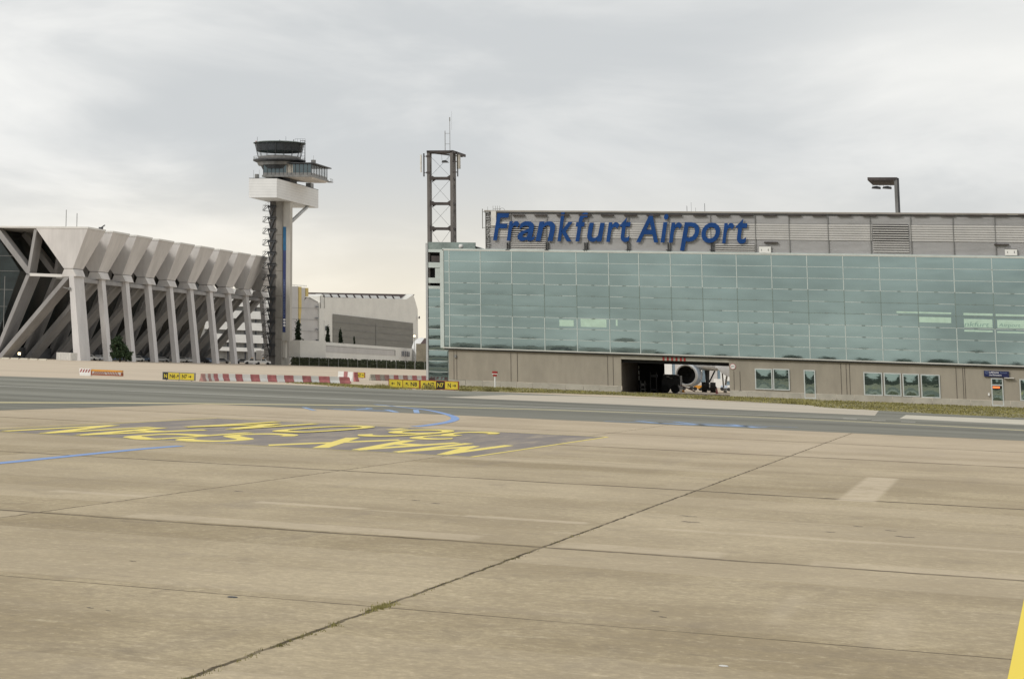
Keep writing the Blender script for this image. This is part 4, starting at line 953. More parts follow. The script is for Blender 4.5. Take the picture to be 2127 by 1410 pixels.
# ------------------------------------------------------------------ folded-roof hangar on the left
PIT, YC0, NB = 20.75, 611.5, 10
fh = thing('folded_roof_hangar', 'concrete hangar with a sawtooth folded roof on slanted columns and diagonal struts', 'hangar', (-243, YC0, 0))
def fr(a, x0z0, x1z1, w, y0, dep, mi=0):
    "slab-like member in the frame plane, from (x,z) to (x,z), width w, depth dep along y"
    p, q = Vector((x0z0[0], 0, x0z0[1])), Vector((x1z1[0], 0, x1z1[1])); d = (q - p).normalized(); n = Vector((-d.z, 0, d.x)) * w / 2
    a.ext([(p.x - n.x, y0, p.z - n.z), (p.x + n.x, y0, p.z + n.z), (q.x + n.x, y0, q.z + n.z), (q.x - n.x, y0, q.z - n.z)], (0, dep, 0), mi)
for i in range(NB):
    Y = YC0 + PIT * i
    XT0, XT1, Zt, Zn = -255.8, -239.3, 38.1, 26.5; TL = 14.6; NLn = 8.2
    if i: XT0 = -256
    a = MB(); top = [(XT0, Y, Zt), (XT1, Y, Zt), (XT1, Y + TL, Zt), (XT0, Y + TL, Zt)]; bot = [(-246.6, Y, Zn), (-243.7, Y, Zn), (-243.7, Y + NLn, Zn), (-246.6, Y + NLn, Zn)]
    a.hexa(bot + top); md = a.build('roof_fold', 'hall_conc', fh)
    a = MB(); a.hexa([(XT0 - .3, Y - .15, Zt + .01), (XT1 + .15, Y - .15, Zt + .01), (XT1 + .15, Y + TL, Zt + .01), (XT0 - .3, Y + TL, Zt + .01)] + [(XT0 - .3, Y - .15, Zt + .55), (XT1 + .15, Y - .15, Zt + .55), (XT1 + .15, Y + TL, Zt + .55), (XT0 - .3, Y + TL, Zt + .55)])
    a.build('roof_edge', 'hall_cap', md)
    cd = 8.0 if i == 0 else 3.2
    a = MB(); a.hexa([(-247.4, Y + .15, 24.0), (-242.6, Y + .15, 24.3), (-242.9, Y + NLn, 24.3), (-247.4, Y + NLn, 24.0), (-246.5, Y + .15, Zn - .14), (-243.8, Y + .15, Zn - .14), (-243.8, Y + NLn, Zn - .14), (-246.5, Y + NLn, Zn - .14)])
    a.build('node_block', 'hall_conc', fh)
    a = MB(); yo = 2.0 if i else 0.0
    a.hexa([(-242.2 - .6 * (i == 0), Y + yo, -.1), (-240.6, Y + yo, -.1), (-240.6, Y + yo + cd, -.1), (-242.2 - .6 * (i == 0), Y + yo + cd, -.1), (-244.9, Y + yo, 24.3), (-243.4, Y + yo, 24.3), (-243.4, Y + yo + cd, 24.3), (-244.9, Y + yo + cd, 24.3)])
    a.build('column', 'hall_col', fh)
    a = MB(); fr(a, (-244.9, 24.8), (-267.2, -.6), 1.15, Y + .3, NLn - .6); a.build('diagonal_strut', 'hall_strut_shaded', fh)
    a = MB(); fr(a, (-256.0, 38.2), (-258.2, 24.4), .9, Y + .4, 5.5); fr(a, (-258.0, 24.6), (-268.6, -.5), 1.1, Y + .4, NLn); a.build('rear_leg', 'hall_strut_shaded', fh)
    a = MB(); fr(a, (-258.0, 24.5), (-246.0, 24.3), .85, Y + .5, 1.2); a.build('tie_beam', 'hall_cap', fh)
    a = MB(); fr(a, (-258.0, 25.2), (-268.8, 37.6), 1.6, Y + .6, 4.0); a.build('roof_beam', 'hall_strut_shaded', fh)
YE = YC0 + PIT * NB - 6
a = MB(); a.box(-330, -249.5, YC0 - .1, YE, 38.12, 38.62); a.build('roof_slab', 'hall_cap', fh)
a = MB()
for i in range(NB - 1):
    Y = YC0 + PIT * i + 14.6; a.box(-250, -245.2, Y, Y + PIT - 14.6, 36.6, 38.3)
a.build('valley_gutter', 'hall_conc', fh)
a = MB(); a.ext([(-262.6, YC0 + 5, 25.6), (-268.4, YC0 + 5, 33.2), (-271.5, YC0 + 5, 37.6), (-330, YC0 + 5, 37.6), (-330, YC0 + 5, 0), (-271.8, YC0 + 5, 0)], (0, YE - YC0 - 14, 0))
hw = a.build('glazed_wall', 'hall_dark', fh)
a = MB()
for z in (5, 10, 15, 20, 25.5, 30): a.box(-330, -262.8 - abs(z - 25.5) * .36, YC0 + 4.9, YC0 + 4.97, z, z + .12)
for k_ in range(14): a.box(-330 + k_ * 4.8, -329.8 + k_ * 4.8, YC0 + 4.92, YC0 + 4.99, 0, 24)
a.build('glazing_bar', 'steel_mid', hw)
a = MB(); a.box(-246.5, -244.2, YC0 + 2, YE - 12, 22.8, 23.9); a.build('longitudinal_beam', 'hall_strut_shaded', fh)
for u, vt in ((137, 436), (159.5, 443)):
    p = onY(u, 472, YC0 + 4); a = MB(); a.bar((p.x, p.y, 38.6), (p.x, p.y, onY(u, vt, YC0 + 4).z), .16); a.build('rod_antenna', 'steel_mid', fh)
p = onY(210, 475, YC0 + 14); a = MB(); a.box(p.x - .8, p.x + .3, p.y, p.y + 1, 38.6, 39.4); a.bar((p.x, p.y, 39.2), (p.x + 1.2, p.y, 40.0), .3); a.build('roof_camera', 'steel_dark', fh)
a = MB(); p = onY(142, 599, YC0 - .2); a.bar((p.x - 1.6, p.y, p.z + .3), (p.x + .2, p.y, p.z - .1), .3); a.box(p.x, p.x + .7, p.y - .3, p.y, p.z - .5, p.z + .3); a.build('column_lamp', 'steel_mid', fh)
p = onY(40.5, 734.5, YC0 + 2); a = MB(); a.box(p.x - .35, p.x + .35, p.y - .3, p.y, p.z - .3, p.z + .35); a.build('lit_lamp', 'lampglow', fh)
# dark floor zone inside: low walls between frames
for i in range(NB):
    Y = YC0 + PIT * i
    a = MB(); a.box(-268.5, -266.8, Y + 8.2, Y + PIT, 0, 3.2); a.build('base_wall', 'steel_dark', fh)

# banded office block behind the hangar's far end
A, B = (-312, 900), (-262, 925)
ob = thing('banded_office_block', 'office block with white and dark floor bands behind the last hangar columns', 'building', (-290, 905, 0))
def quadP(mb, c4, A, B, mi=0, off=0.0, dep=None):
    nrm = Vector((B[1] - A[1], A[0] - B[0], 0)).normalized()
    if nrm.dot(Vector((0, 0, 0)) - Vector((A[0], A[1], 0))) < 0: nrm = -nrm
    pts = [onP(u, v, A, B) + nrm * off for u, v in c4]
    if dep: mb.ext(pts, -nrm * dep, mi)
    else: mb.ext(pts, -nrm * .05, mi)
a = MB(); quadP(a, [(425, 598), (566, 603), (566, 757), (425, 757)], A, B, 0, 0, 25); a.build('core', 'steel_mid', ob)
for k_, (v0, v1) in enumerate(((602, 617), (622, 637), (646, 662), (670, 686), (695, 712), (722, 730))):
    a = MB(); quadP(a, [(425, v0 - 3), (563, v0 + 2), (563, v1 + 2), (425, v1 - 3)], A, B, 0, 1.2, 1.0); a.build('floor_band', 'white_clad', ob)
for u in (472, 482, 508, 530, 545):
    a = MB(); quadP(a, [(u, 600), (u + 2.2, 600), (u + 2.2, 750), (u, 750)], A, B, 0, .5); a.build('window_strip', 'win_dark', ob)
a = MB(); quadP(a, [(532, 728), (543, 728), (543, 746), (532, 746)], (-262, 850), (-240, 850), 0, 0, 3); tag(a.build('equipment_cabin', 'bld_grey'), 'pale upright equipment cabin beside the tower foot', 'cabin')

# ------------------------------------------------------------------ control tower
TY = 785.0
tw = thing('control_tower', 'tall concrete control tower with a round glazed cab and a white cantilevered box', 'control tower', (-247, TY, 0))
def T(u, v, Y=TY): return onY(u, v, Y)
xl, xm, xr = T(557, 600).x, T(586.3, 600).x, T(601.3, 600).x
zbx = T(575, 412, TY - 12).z
a = MB(); a.ext([(xl + .3, TY + 2.2, -.2), (xl + 2.6, TY, -.2), (xm - .2, TY, -.2), (xm, TY + .3, -.2), (xm, TY + 9, -.2), (xl + 2.4, TY + 9, -.2), (xl + .3, TY + 6.5, -.2)], (0, 0, zbx + .4)); a.build('shaft', 'tw_conc', tw)
zf = T(594, 708).z
a = MB(); a.box(xl + .5, xl + 2.75, TY - .05, TY + 2, 0, zbx); a.build('stair_shade_strip', 'tw_soil_shade', tw)  # added strip carrying the stairs' shade and dirt as dark colour
a = MB(); a.box(xm - .05, xr, TY + .6, TY + 3.4, zf, zbx); a.box(xm - .02, xm + 1.0, TY + 1, TY + 3, zf - 6, zf); a.build('fin', 'tw_conc_l', tw)
for v in (488, 563, 615, 660, 705): z = T(575, v).z; a = MB(); a.box(xl + 2.4, xm + .02, TY - .03, TY + .1, z, z + .12); a.build('cast_joint', 'joint', tw)
z1, z0, zm = T(590, 471).z, T(590, 690).z, T(590, 520).z
bx0, bx1 = T(587.6, 580, TY + .5).x, T(593.6, 580, TY + .5).x
a = MB(); a.box(bx0, bx1, TY + .5, TY + .58, z0, zm, 0); a.box(bx0, bx1, TY + .5, TY + .58, zm, z1, 1); bn = a.build('banner', ['banner', 'banner_hi'], tw)
a = MB(); rr = random.Random(8)
z = T(590, 581).z
while z > T(590, 660).z:
    h_ = rr.uniform(.25, .5); a.box(bx0 + .28, bx1 - .3 - rr.uniform(0, .2), TY + .46, TY + .495, z - h_, z); z -= h_ + .22
a.build('faded_lettering', 'wt_dim', bn)
a = MB()
for v in (664, 670, 676): p = T(590.6, v, TY + .46); a.lathe(p, [(0, 0), (.42, 0), (.42, .03)], 14, axis='y')
a.build('white_emblem', 'wt', bn)
# stairs on the left face
for k_ in range(14):
    v = 425 + k_ * 23.9; z = T(557, v).z - .3
    a = MB(); x0, x1 = xl - 1.9, xl + 1.5
    a.box(x0, xl + 2.9, TY - .9, TY + .6, z - .14, z + .02, 0)
    a.bar((xl + .2, TY - .2, z - .1), (x0, TY - .2, z - 2.0), .2, .2); a.bar((x0, TY - .2, z - 2.0), (xl + .3, TY - .2, z - 2.2), .2, .2)
    a.bar((x0 - .2, TY - .8, z - 2.0), (x0 + 1.3, TY - .8, z - .1), .14, .2)
    if k_ < 13: a.bar((xl - .2, TY + .1, z - .1), (xl + .9, TY - .3, z - 4.6), .3, .3); a.bar((xl + .6, TY - .3, z - 4.5), (xl + 2.4, TY - .3, z - .1), .5, .45); a.box(xl - .3, xl + 2.9, TY - .5, TY - .3, z - .9, z - .3)
    for xx in (x0, x0 + 1.1, x0 + 2.2): a.bar((xx - .1, TY - .9, z - (2.0 if xx == x0 else .9 if xx < x0 + 2 else 0)), (xx - .1, TY - .9, z + (-.4 if xx == x0 else .7 if xx < x0 + 2 else 1.1)), .06, .06, 1)
    a.bar((x0 - .1, TY - .9, z - .4), (x0 + 2.1, TY - .9, z + 1.1), .06, .06, 1); a.bar((x0 - .1, TY - .9, z - 1.1), (x0 + 2.1, TY - .9, z + .5), .05, .05, 1)
    a.build('stair_landing', ['steel_dark', 'rail'], tw)
# white box
BY = onX(575, 371, xr + .5).y
c1 = T(517.3, 370, BY); c2 = T(575, 371, BY); b2 = T(577, 410.5, BY); far = onX(661.3, 395, c2.x)
zt1, zb1_ = c2.z, b2.z
a = MB(); a.box(c1.x, c2.x, BY, far.y, zb1_, zt1); bxo = a.build('cantilever_box', 'white_clad', tw)
a = MB()
for k_ in range(1, 7): z = zb1_ + (zt1 - zb1_) * k_ / 7; a.box(c1.x - .01, c2.x + .015, BY - .015, far.y + .01, z, z + .05)
a.build('panel_joint', 'rail', bxo)
a = MB(); a.box(c1.x - .03, c2.x + .03, BY - .03, far.y + .03, zt1, zt1 + .18); a.build('top_edge', 'steel_dark', bxo)
pS, pE = T(601, 462, TY + 2), onX(640, 429, c2.x - 1.5)
a = MB(); a.tube((xr - .6, TY + 3, T(601, 462, TY + 3).z), (c2.x - 1.2, onX(640, 428, c2.x - 1.2).y, zb1_ + .1), .65, 10); a.build('raking_strut', 'rail', tw, sm=True)
a = MB(); p = T(533.5, 366, BY + 2); a.tube((p.x, BY + 2, zt1), (p.x, BY + 2, zt1 + 1.7), .75, 14); a.bar((p.x - 1.2, BY + 2, zt1), (p.x - 1.2, BY + 2, zt1 + 3.2), .08); a.bar((p.x + .9, BY + 2, zt1), (p.x + .9, BY + 2, zt1 + 3.3), .07); a.build('roof_vent', 'steel_mid', tw)
# rectangular office cab
CY = TY - 1.5
r0 = T(561, 341, CY); r1 = T(647, 340, CY); rz1 = r1.z
fl = T(647, 364, CY).z; rfar = onX(679.5, 353.7, r1.x).y
r00 = T(547, 342, CY).x
a = MB(); a.box(r00, r1.x, CY, rfar, fl, fl + .9); a.build('cab_parapet', 'steel_mid', tw)
a = MB(); a.box(r00, r1.x - .1, CY + .12, CY + .2, fl + .9, rz1 - .2); a.box(r00, r00 + .1, CY, rfar, fl + .9, rz1 - .2); a.box(r00 + 1, r1.x - 7, CY + 1, rfar - 2, fl, rz1 - .1); a.build('cab_front_glazing', 'cabglass', tw)
a = MB(); n_ = 6
for k_ in range(n_ + 1): y = CY + (rfar - CY) * k_ / n_; a.box(r1.x - .12, r1.x + .06, y - .12, y + .12, fl, rz1)
a.build('side_mullion', 'steel_dark', tw)
a = MB(); a.box(r1.x - .05, r1.x - .02, CY + .2, rfar, fl + .9, rz1 - .2); a.build('side_glazing', 'cab_clear', tw)
a = MB(); a.box(r00 + .5, r1.x - .2, rfar - .05, rfar, fl + .9, rz1 - .2); a.build('rear_glazing', 'cab_clear', tw)
for k_ in range(13):
    x = r00 + (r1.x - r00) * k_ / 12; a = MB(); a.box(x - .1, x + .1, CY - .02, CY + .12, fl, rz1); a.build('front_mullion', 'steel_dark', tw)
x = T(601, 350, CY).x; a = MB(); a.box(T(595, 350, CY).x, T(608, 350, CY).x, CY + .03, CY + .11, fl + .3, rz1 - .3); a.build('pale_blind', 'grey_pl', tw)
a = MB(); a.box(r00 + .5, r1.x + 1.0, CY - .8, rfar + 2.5, rz1, rz1 + .35); a.build('cab_roof', 'steel_dark', tw)
a = MB(); a.box(r00 - .2, r1.x + .3, CY - 1.0, rfar + 1, fl - .7, fl - .02); a.build('cab_floor', 'steel_mid', tw)
a = MB(); a.hexa([(T(600, 370, CY).x + 4, CY + 2, fl - 1.3), (r1.x - .5, CY + 2, fl - 1.3), (r1.x - .5, rfar - 1, fl - 1.3), (T(600, 370, CY).x + 4, rfar - 1, fl - 1.3), (T(585, 370, CY).x, CY - .5, fl - .7), (r1.x + .3, CY - .5, fl - .7), (r1.x + .3, rfar + 1, fl - .7), (T(585, 370, CY).x, rfar + 1, fl - .7)]); a.build('cab_underside', 'hall_conc', tw)
a = MB(); a.box(xl + 1, c2.x - .8, TY + 1, TY + 10, zt1, fl - .6); a.build('link_core', 'steel_dark', tw)
a = MB(); p = onX(648, 385, c2.x - .6); a.box(c2.x - 2.4, c2.x - .5, p.y - 2, p.y + 2, zt1, fl - .5); a.build('support_post', 'steel_mid', tw)
a = MB()
for k_ in range(5): y = rfar + 1 + k_ * .9; a.bar((r1.x + .9, y, fl - .6), (r1.x + .9, y, fl + .5), .06)
a.bar((r1.x + .9, rfar + .5, fl + .5), (r1.x + .9, rfar + 4.8, fl + .5), .06); a.box(r1.x - 1, r1.x + 1, rfar + 1, rfar + 4.8, fl - .72, fl - .5); a.build('end_railing', 'steel_mid', tw)
p = T(648, 337, CY + 4); a = MB(); a.tube((p.x, CY + 6, rz1 + .3), (p.x, CY + 6, rz1 + 1.8), .85, 14); a.bar((p.x, CY + 6, rz1 + 1.5), (p.x, CY + 6, rz1 + 3.4), .07); a.build('roof_vent', 'steel_mid', tw)
# round cab
cc = T(580.5, 310, TY + 4); cx_ = cc.x; cy_ = TY + 4
pm = FP / ((Vector((cx_, cy_, 80)) - Vector((0, 0, CAMH))).dot(Vector(M0[2])))       # px per metre here
rt = 52.5 / pm; zt2 = T(580, 298.5, cy_).z; zg0 = T(580, 327, cy_).z; rb = 44 / pm
a = MB(); a.lathe((cx_, cy_, 0), [(0, zt2 + .45), (rt * .9, zt2 + .35), (rt * 1.02, zt2 + .1), (rt * 1.02, zt2 - .1), (rt * .97, zt2 - .15), (0, zt2 - .1)], 56); a.build('cab_disc_roof', ['steel_dark'], tw, sm=False)
a = MB(); a.lathe((cx_, cy_, 0), [(rt * 1.03, zt2 + .12), (rt * 1.03, zt2 - .05)], 56); a.build('roof_rim', 'mull_d', tw)
zmid = zt2 - (zt2 - zg0) * .60; rm = rt * .97 - (rt * .97 - rb) * .60
a = MB(); a.lathe((cx_, cy_, 0), [(rt * .93, zt2 - .12), (rm - .2, zmid)], 48); a.build('sun_blind', 'blind', tw, sm=True)
a = MB(); a.lathe((cx_, cy_, 0), [(rt * .97, zt2 - .12), (rb, zg0)], 48); a.build('slanted_glazing', 'cab_clear', tw, sm=True)
a = MB()
for k_ in range(16):
    t = 2 * math.pi * (k_ + .3) / 16; a.bar((cx_ + rt * .975 * math.cos(t), cy_ + rt * .975 * math.sin(t), zt2 - .1), (cx_ + rb * 1.01 * math.cos(t), cy_ + rb * 1.01 * math.sin(t), zg0), .2 if k_ % 4 == 0 else .11)
a.build('glazing_rib', 'steel_dark', tw)
a = MB(); a.lathe((cx_, cy_, 0), [(rb * .99, zg0 - .9), (rb * 1.0, zg0)], 48); a.lathe((cx_, cy_, 0), [(0, zg0 + .5), (rb * .6, zg0 + .5), (rb * .6, zg0 - .5)], 24); a.build('console_band', 'steel_mid', tw)
zdk = zg0 - 1.15; rdk = 54 / pm
a = MB(); a.lathe((cx_, cy_, 0), [(0, zdk + .1), (rdk, zdk + .1), (rdk, zdk - .35), (rdk * .86, zdk - .9), (0, zdk - .9)], 56); a.build('gallery_deck', 'steel_dark', tw)
a = MB(); a.lathe((cx_, cy_, 0), [(rdk * .85, zdk - .95), (rdk * .80, zdk - 2.0), (rdk * .70, zdk - 2.2)], 48); a.lathe((cx_, cy_, 0), [(rdk * .7, zdk - 2.2), (rdk * .64, zdk - 3.4)], 40, mi=1); a.build('lower_ring', ['steel_mid', 'steel_dark'], tw)
a = MB()
for k_ in range(40):
    t = 2 * math.pi * k_ / 40; t2 = 2 * math.pi * (k_ + 1) / 40; P_ = lambda t, z: (cx_ + rdk * .98 * math.cos(t), cy_ + rdk * .98 * math.sin(t), z)
    a.bar(P_(t, zdk), P_(t, zdk + 1.15), .06); a.bar(P_(t, zdk + 1.15), P_(t2, zdk + 1.15), .06); a.bar(P_(t, zdk + .6), P_(t2, zdk + .6), .04)
a.build('gallery_railing', 'steel_mid', tw)
a = MB(); a.lathe((cx_, cy_, 0), [(rdk * .40, zdk - 3.0), (rdk * .40, fl + .5)], 32); a.box(xl + 1.5, xm, TY + 1, TY + 8, zbx, fl); a.build('cab_neck', 'tw_conc', tw)
a = MB()
for du in (624, 633.5):
    p = T(du, 292, cy_ - 2); q = T(du, 336, cy_ - 2); a.bar((p.x, cy_ - 2, q.z), (p.x, cy_ - 2, p.z), .22 if du > 630 else .14)
for v in (293, 296.5, 300, 306, 312, 318, 324): z = T(628, v, cy_ - 2).z; a.bar((T(624, 300, cy_ - 2).x, cy_ - 2, z), (T(633.5, 300, cy_ - 2).x, cy_ - 2, z), .16 if v < 300 else .08)
p0_, p1_ = T(613, 289, cy_ - 2), T(634, 289, cy_ - 2); a.bar((p0_.x, cy_ - 2, p0_.z), (p1_.x, cy_ - 2, p0_.z), .07)
for u in (613, 618, 624, 629, 634): x = T(u, 292, cy_ - 2).x; a.bar((x, cy_ - 2, p0_.z), (x, cy_ - 2, p0_.z - 1.2), .06)
a.build('escape_ladder', 'steel_dark', tw)
for u, h_, w in ((534.5, 2.2, .09), (581, 1.0, .35), (593.8, 2.4, .08), (610, 1.1, .2)):
    p = T(u, 292, cy_); a = MB(); a.bar((p.x, cy_, zt2 + .3), (p.x, cy_, zt2 + .3 + h_), w); a.build('rod_antenna', 'steel_dark', tw)
p = T(532, 292, cy_); a = MB(); a.tube((p.x, cy_, zt2 + .1), (p.x, cy_, zt2 + 1.0), .3, 8); a.build('beacon', 'red', tw)

# ------------------------------------------------------------------ buildings right of the tower
# long raised white gallery building
A = onZ(600, 757.5); d0 = (A - Vector((0, 0, 0))).length
def at_dist(u, v, dist):
    d = ray(u, v); h = math.hypot(d[0], d[1]); t = dist / h; return Vector((d[0] * t, d[1] * t, CAMH + d[2] * t))
P1 = at_dist(623.5, 742, 845); P2 = at_dist(872.5, 754, 1010)
A, B = (P1.x, P1.y), (P2.x, P2.y)
gb = thing('gallery_building', 'long white raised gallery block right of the control tower foot', 'building', (P1.x, P1.y, 0))
a = MB(); quadP(a, [(623.5, 706.5), (872.5, 725), (872.5, 754), (623.5, 742)], A, B, 0, 0, 14); a.build('wall', 'bld_white', gb)
a = MB(); quadP(a, [(653, 716.5), (820, 727.5), (820, 738.8), (653, 730)], A, B, 0, .1); pb = a.build('panel_band', 'bld_grey', gb)
a = MB(); quadP(a, [(653, 715.9), (820, 726.9), (820, 727.6), (653, 716.6)], A, B, 0, .2); quadP(a, [(819.4, 727.5), (820.4, 727.5), (820.4, 739), (819.4, 739)], A, B, 0, .2)
a.build('panel_edge', 'bld_door', pb)
a = MB(); quadP(a, [(834, 729), (850.5, 730), (850.5, 740.5), (834, 739.8)], A, B, 0, .12); w_ = a.build('window', 'win_dark', gb)
a = MB()
for u in (838.5, 842.5, 846): quadP(a, [(u, 729.6), (u + 1, 729.7), (u + 1, 740), (u, 740)], A, B, 0, .24)
a.build('blind', 'bld_grey', w_)
P0 = at_dist(593, 740, 860); A2, B2 = (P0.x, P0.y), (P1.x, P1.y)
a = MB(); quadP(a, [(592, 706), (623.5, 706.5), (623.5, 742), (592, 741)], A2, B2, 0, 0, 10); a.build('end_wall', 'bld_white', gb)
a = MB(); quadP(a, [(597, 709), (621, 709.3), (621, 739), (597, 737.5)], A2, B2, 0, .15); a.build('loading_door', 'bld_grey', gb)
a = MB(); quadP(a, [(597, 736.5), (621, 738), (621, 739.2), (597, 737.7)], A2, B2, 0, .3); quadP(a, [(594, 708), (622, 708.5), (622, 709.5), (594, 709)], A2, B2, 0, .3); a.build('door_rail', 'steel_dark', gb)
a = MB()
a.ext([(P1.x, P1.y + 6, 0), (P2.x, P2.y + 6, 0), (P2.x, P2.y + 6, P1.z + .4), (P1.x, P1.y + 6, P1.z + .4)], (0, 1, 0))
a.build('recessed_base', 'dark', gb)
for k_ in range(9): p = P1.lerp(P2, (k_ + .5) / 9); a = MB(); a.box(p.x - .4, p.x + .4, p.y + 3, p.y + 3.8, 0, P1.z + .2); a.build('pier', 'bld_grey', gb)
# big hangar with the grey door
Q1 = at_dist(640, 745, 1080); Q2 = at_dist(869, 752, 1190)
A, B = (Q1.x, Q1.y), (Q2.x, Q2.y)
hg = thing('far_hangar', 'pale hangar with a huge grey sloping door and brown roof in the distance', 'hangar', (Q1.x, Q1.y, 0))
a = MB(); quadP(a, [(672, 617.5), (845, 621.5), (858.5, 611.5), (867.5, 642), (869.5, 755), (672, 755)], A, B, 0, 0, 60); a.build('wall', 'bld_white', hg)
a = MB(); quadP(a, [(690.5, 652), (857, 671), (857, 745), (690.5, 745)], A, B, 0, .3); dr = a.build('hangar_door', 'bld_door', hg)
a = MB()
for (va, vb_) in ((668, 684), (683, 697), (697, 710)): quadP(a, [(690.5, va), (857, vb_), (857, vb_ + .7), (690.5, va + .7)], A, B, 0, .5)
for u in (779,): quadP(a, [(u, 672), (u + .8, 672), (u + .8, 745), (u, 745)], A, B, 0, .5)
a.build('door_seam', 'steel_mid', dr)
A3, B3 = (Q1.x - 2, Q1.y + 20), (Q2.x - 2, Q2.y + 20)
a = MB(); quadP(a, [(638.5, 607.3), (854, 611.3), (847, 621.3), (819, 620.5), (639, 617)], A3, B3, 0, 2, 3); a.build('roof', 'roof_brown', hg)
for k_ in range(11):
    u = 643 + k_ * 16.2; a = MB(); v = 612.2 + k_ * .50
    quadP(a, [(u, v - 2.2), (u + 12.5, v - 2.0), (u + 16, v + 4.2), (u + 4, v + 4.0)], A3, B3, 0, 3.2); a.build('skylight', 'white_clad', hg)
a = MB(); quadP(a, [(865.5, 658), (868.5, 656), (868.5, 662), (865.5, 662)], A, B, 0, 1); a.build('wall_fitting', 'rust_dark', hg)
# stepped grey office tower in front of it
Q3 = at_dist(602, 745, 1000); Q4 = at_dist(660, 748, 1030); A, B = (Q3.x, Q3.y), (Q4.x, Q4.y)
of = thing('stepped_office_block', 'pale grey office block with yellow stair strips beside the control tower', 'building', (Q3.x, Q3.y, 0))
a = MB(); quadP(a, [(601, 595), (619.5, 595), (619.5, 755), (601, 755)], A, B, 0, 0, 20); quadP(a, [(625, 597.5), (633.5, 597.8), (633.5, 616), (625, 640)], A, B, 0, .2, 20)
a.build('tower_wall', 'bld_grey', of)
a = MB(); quadP(a, [(619.5, 595.5), (625, 596), (625, 640), (622.5, 672), (619.5, 672)], A, B, 0, .3, 20); quadP(a, [(633.3, 598), (638.5, 598.3), (638.5, 616), (633.3, 616)], A, B, 0, .5, 12); a.build('yellow_strip', 'yellow_paint2', of)
a = MB(); quadP(a, [(623.5, 640), (630, 626), (639, 617), (660, 627), (660, 755), (623.5, 755)], A, B, 0, 0, 18); a.build('wing_wall', 'bld_grey', of)
a = MB()
for v0, v1 in ((638.5, 640.5), (662, 664), (685.5, 688.3)): quadP(a, [(601.5, v0), (660, v1), (660, v1 + .6), (601.5, v0 + .6)], A, B, 0, .55)
quadP(a, [(640, 616.5), (659, 627), (659, 628), (640, 618)], A, B, 0, .4)
a.build('wall_seam', 'steel_mid', of)
a = MB(); quadP(a, [(660.5, 628), (670.5, 627), (670.5, 755), (660.5, 755)], A, B, 0, .6, 12); quadP(a, [(663, 615), (670, 611.5), (671, 628), (663, 628)], A, B, 0, .3, 12); a.build('stair_tower', 'bld_white', of)
a = MB(); quadP(a, [(662, 614), (663, 614), (663, 640), (662, 640)], A, B, 0, .9); quadP(a, [(670, 612), (671, 612), (671, 640), (670, 640)], A, B, 0, .9); a.build('stair_edge', 'bld_door', of)
a = MB(); quadP(a, [(670.5, 665), (683, 665.5), (683, 755), (670.5, 755)], A, B, 0, .8, 8); a.build('annex', 'bld_white', of)
a = MB()
for v in (637, 660.5, 684, 706.5): quadP(a, [(653.5, v - 1.5), (659, v - 1.3), (659, v + 1.5), (653.5, v + 1.3)], A, B, 0, .6)
quadP(a, [(671.5, 677), (676, 677), (676, 686.5), (671.5, 686.5)], A, B, 0, 1.0)
a.build('window', 'win_dark', of)
a = MB()
for k_ in range(12): p = onP(603 + k_ * 3, 592, A, B); q = onP(603 + k_ * 3, 596, A, B); a.bar(p, q, .1)
a.bar(onP(603, 591, A, B), onP(637, 594, A, B), .14); a.build('roof_railing', 'rail', of)
# street lamp in front
p = at_dist(861, 740, 830); q = at_dist(861, 698, 830)
lp = thing('street_lamp', 'slim lit lamp post in front of the far hangar corner', 'street lamp', (p.x, p.y, 0))
a = MB(); a.bar((p.x, p.y, 0), (p.x, p.y, q.z), .15); a.build('post', 'steel_mid', lp); a = MB(); a.lathe((p.x, p.y, q.z), [(0, -.3), (.4, -.1), (.3, .25), (0, .3)], 12); a.build('lamp_head', 'lampglow', lp)
# things at the gap beside the glass hall
p = at_dist(875, 730, 900); q = at_dist(890, 730, 900)
a = MB(); a.ext([(p.x - 2, p.y, 0), (p.x - 2, p.y, at_dist(875, 714, 900).z), (q.x + 6, q.y, at_dist(875, 713, 900).z), (q.x + 6, q.y, 0)], (3, 20, 0))
tag(a.build('earth_bank', 'gravel'), 'brown earthy bank between the white gallery block and the glass hall', 'bank')
p = at_dist(876, 706, 1000)
a = MB(); a.lathe((p.x, p.y, p.z - 3), [(4.2, -8), (4.2, 0), (3.3, 2.3), (1.6, 3.6), (0, 4.0)], 24); tag(a.build('white_dome', 'white_clad', sm=True), 'white dome roof far off in the gap left of the glass hall', 'dome')
p = at_dist(882, 710, 980)
a = MB(); a.ext([(p.x - 1.8, p.y, 0), (p.x - 1.8, p.y, p.z - .8), (p.x, p.y, p.z + 1.6), (p.x + 3.5, p.y, p.z + 1.6), (p.x + 3.5, p.y, 0)], (0, 8, 0)); tag(a.build('brown_shed', 'roof_brown'), 'brown gabled shed beside the white dome in the gap', 'shed')

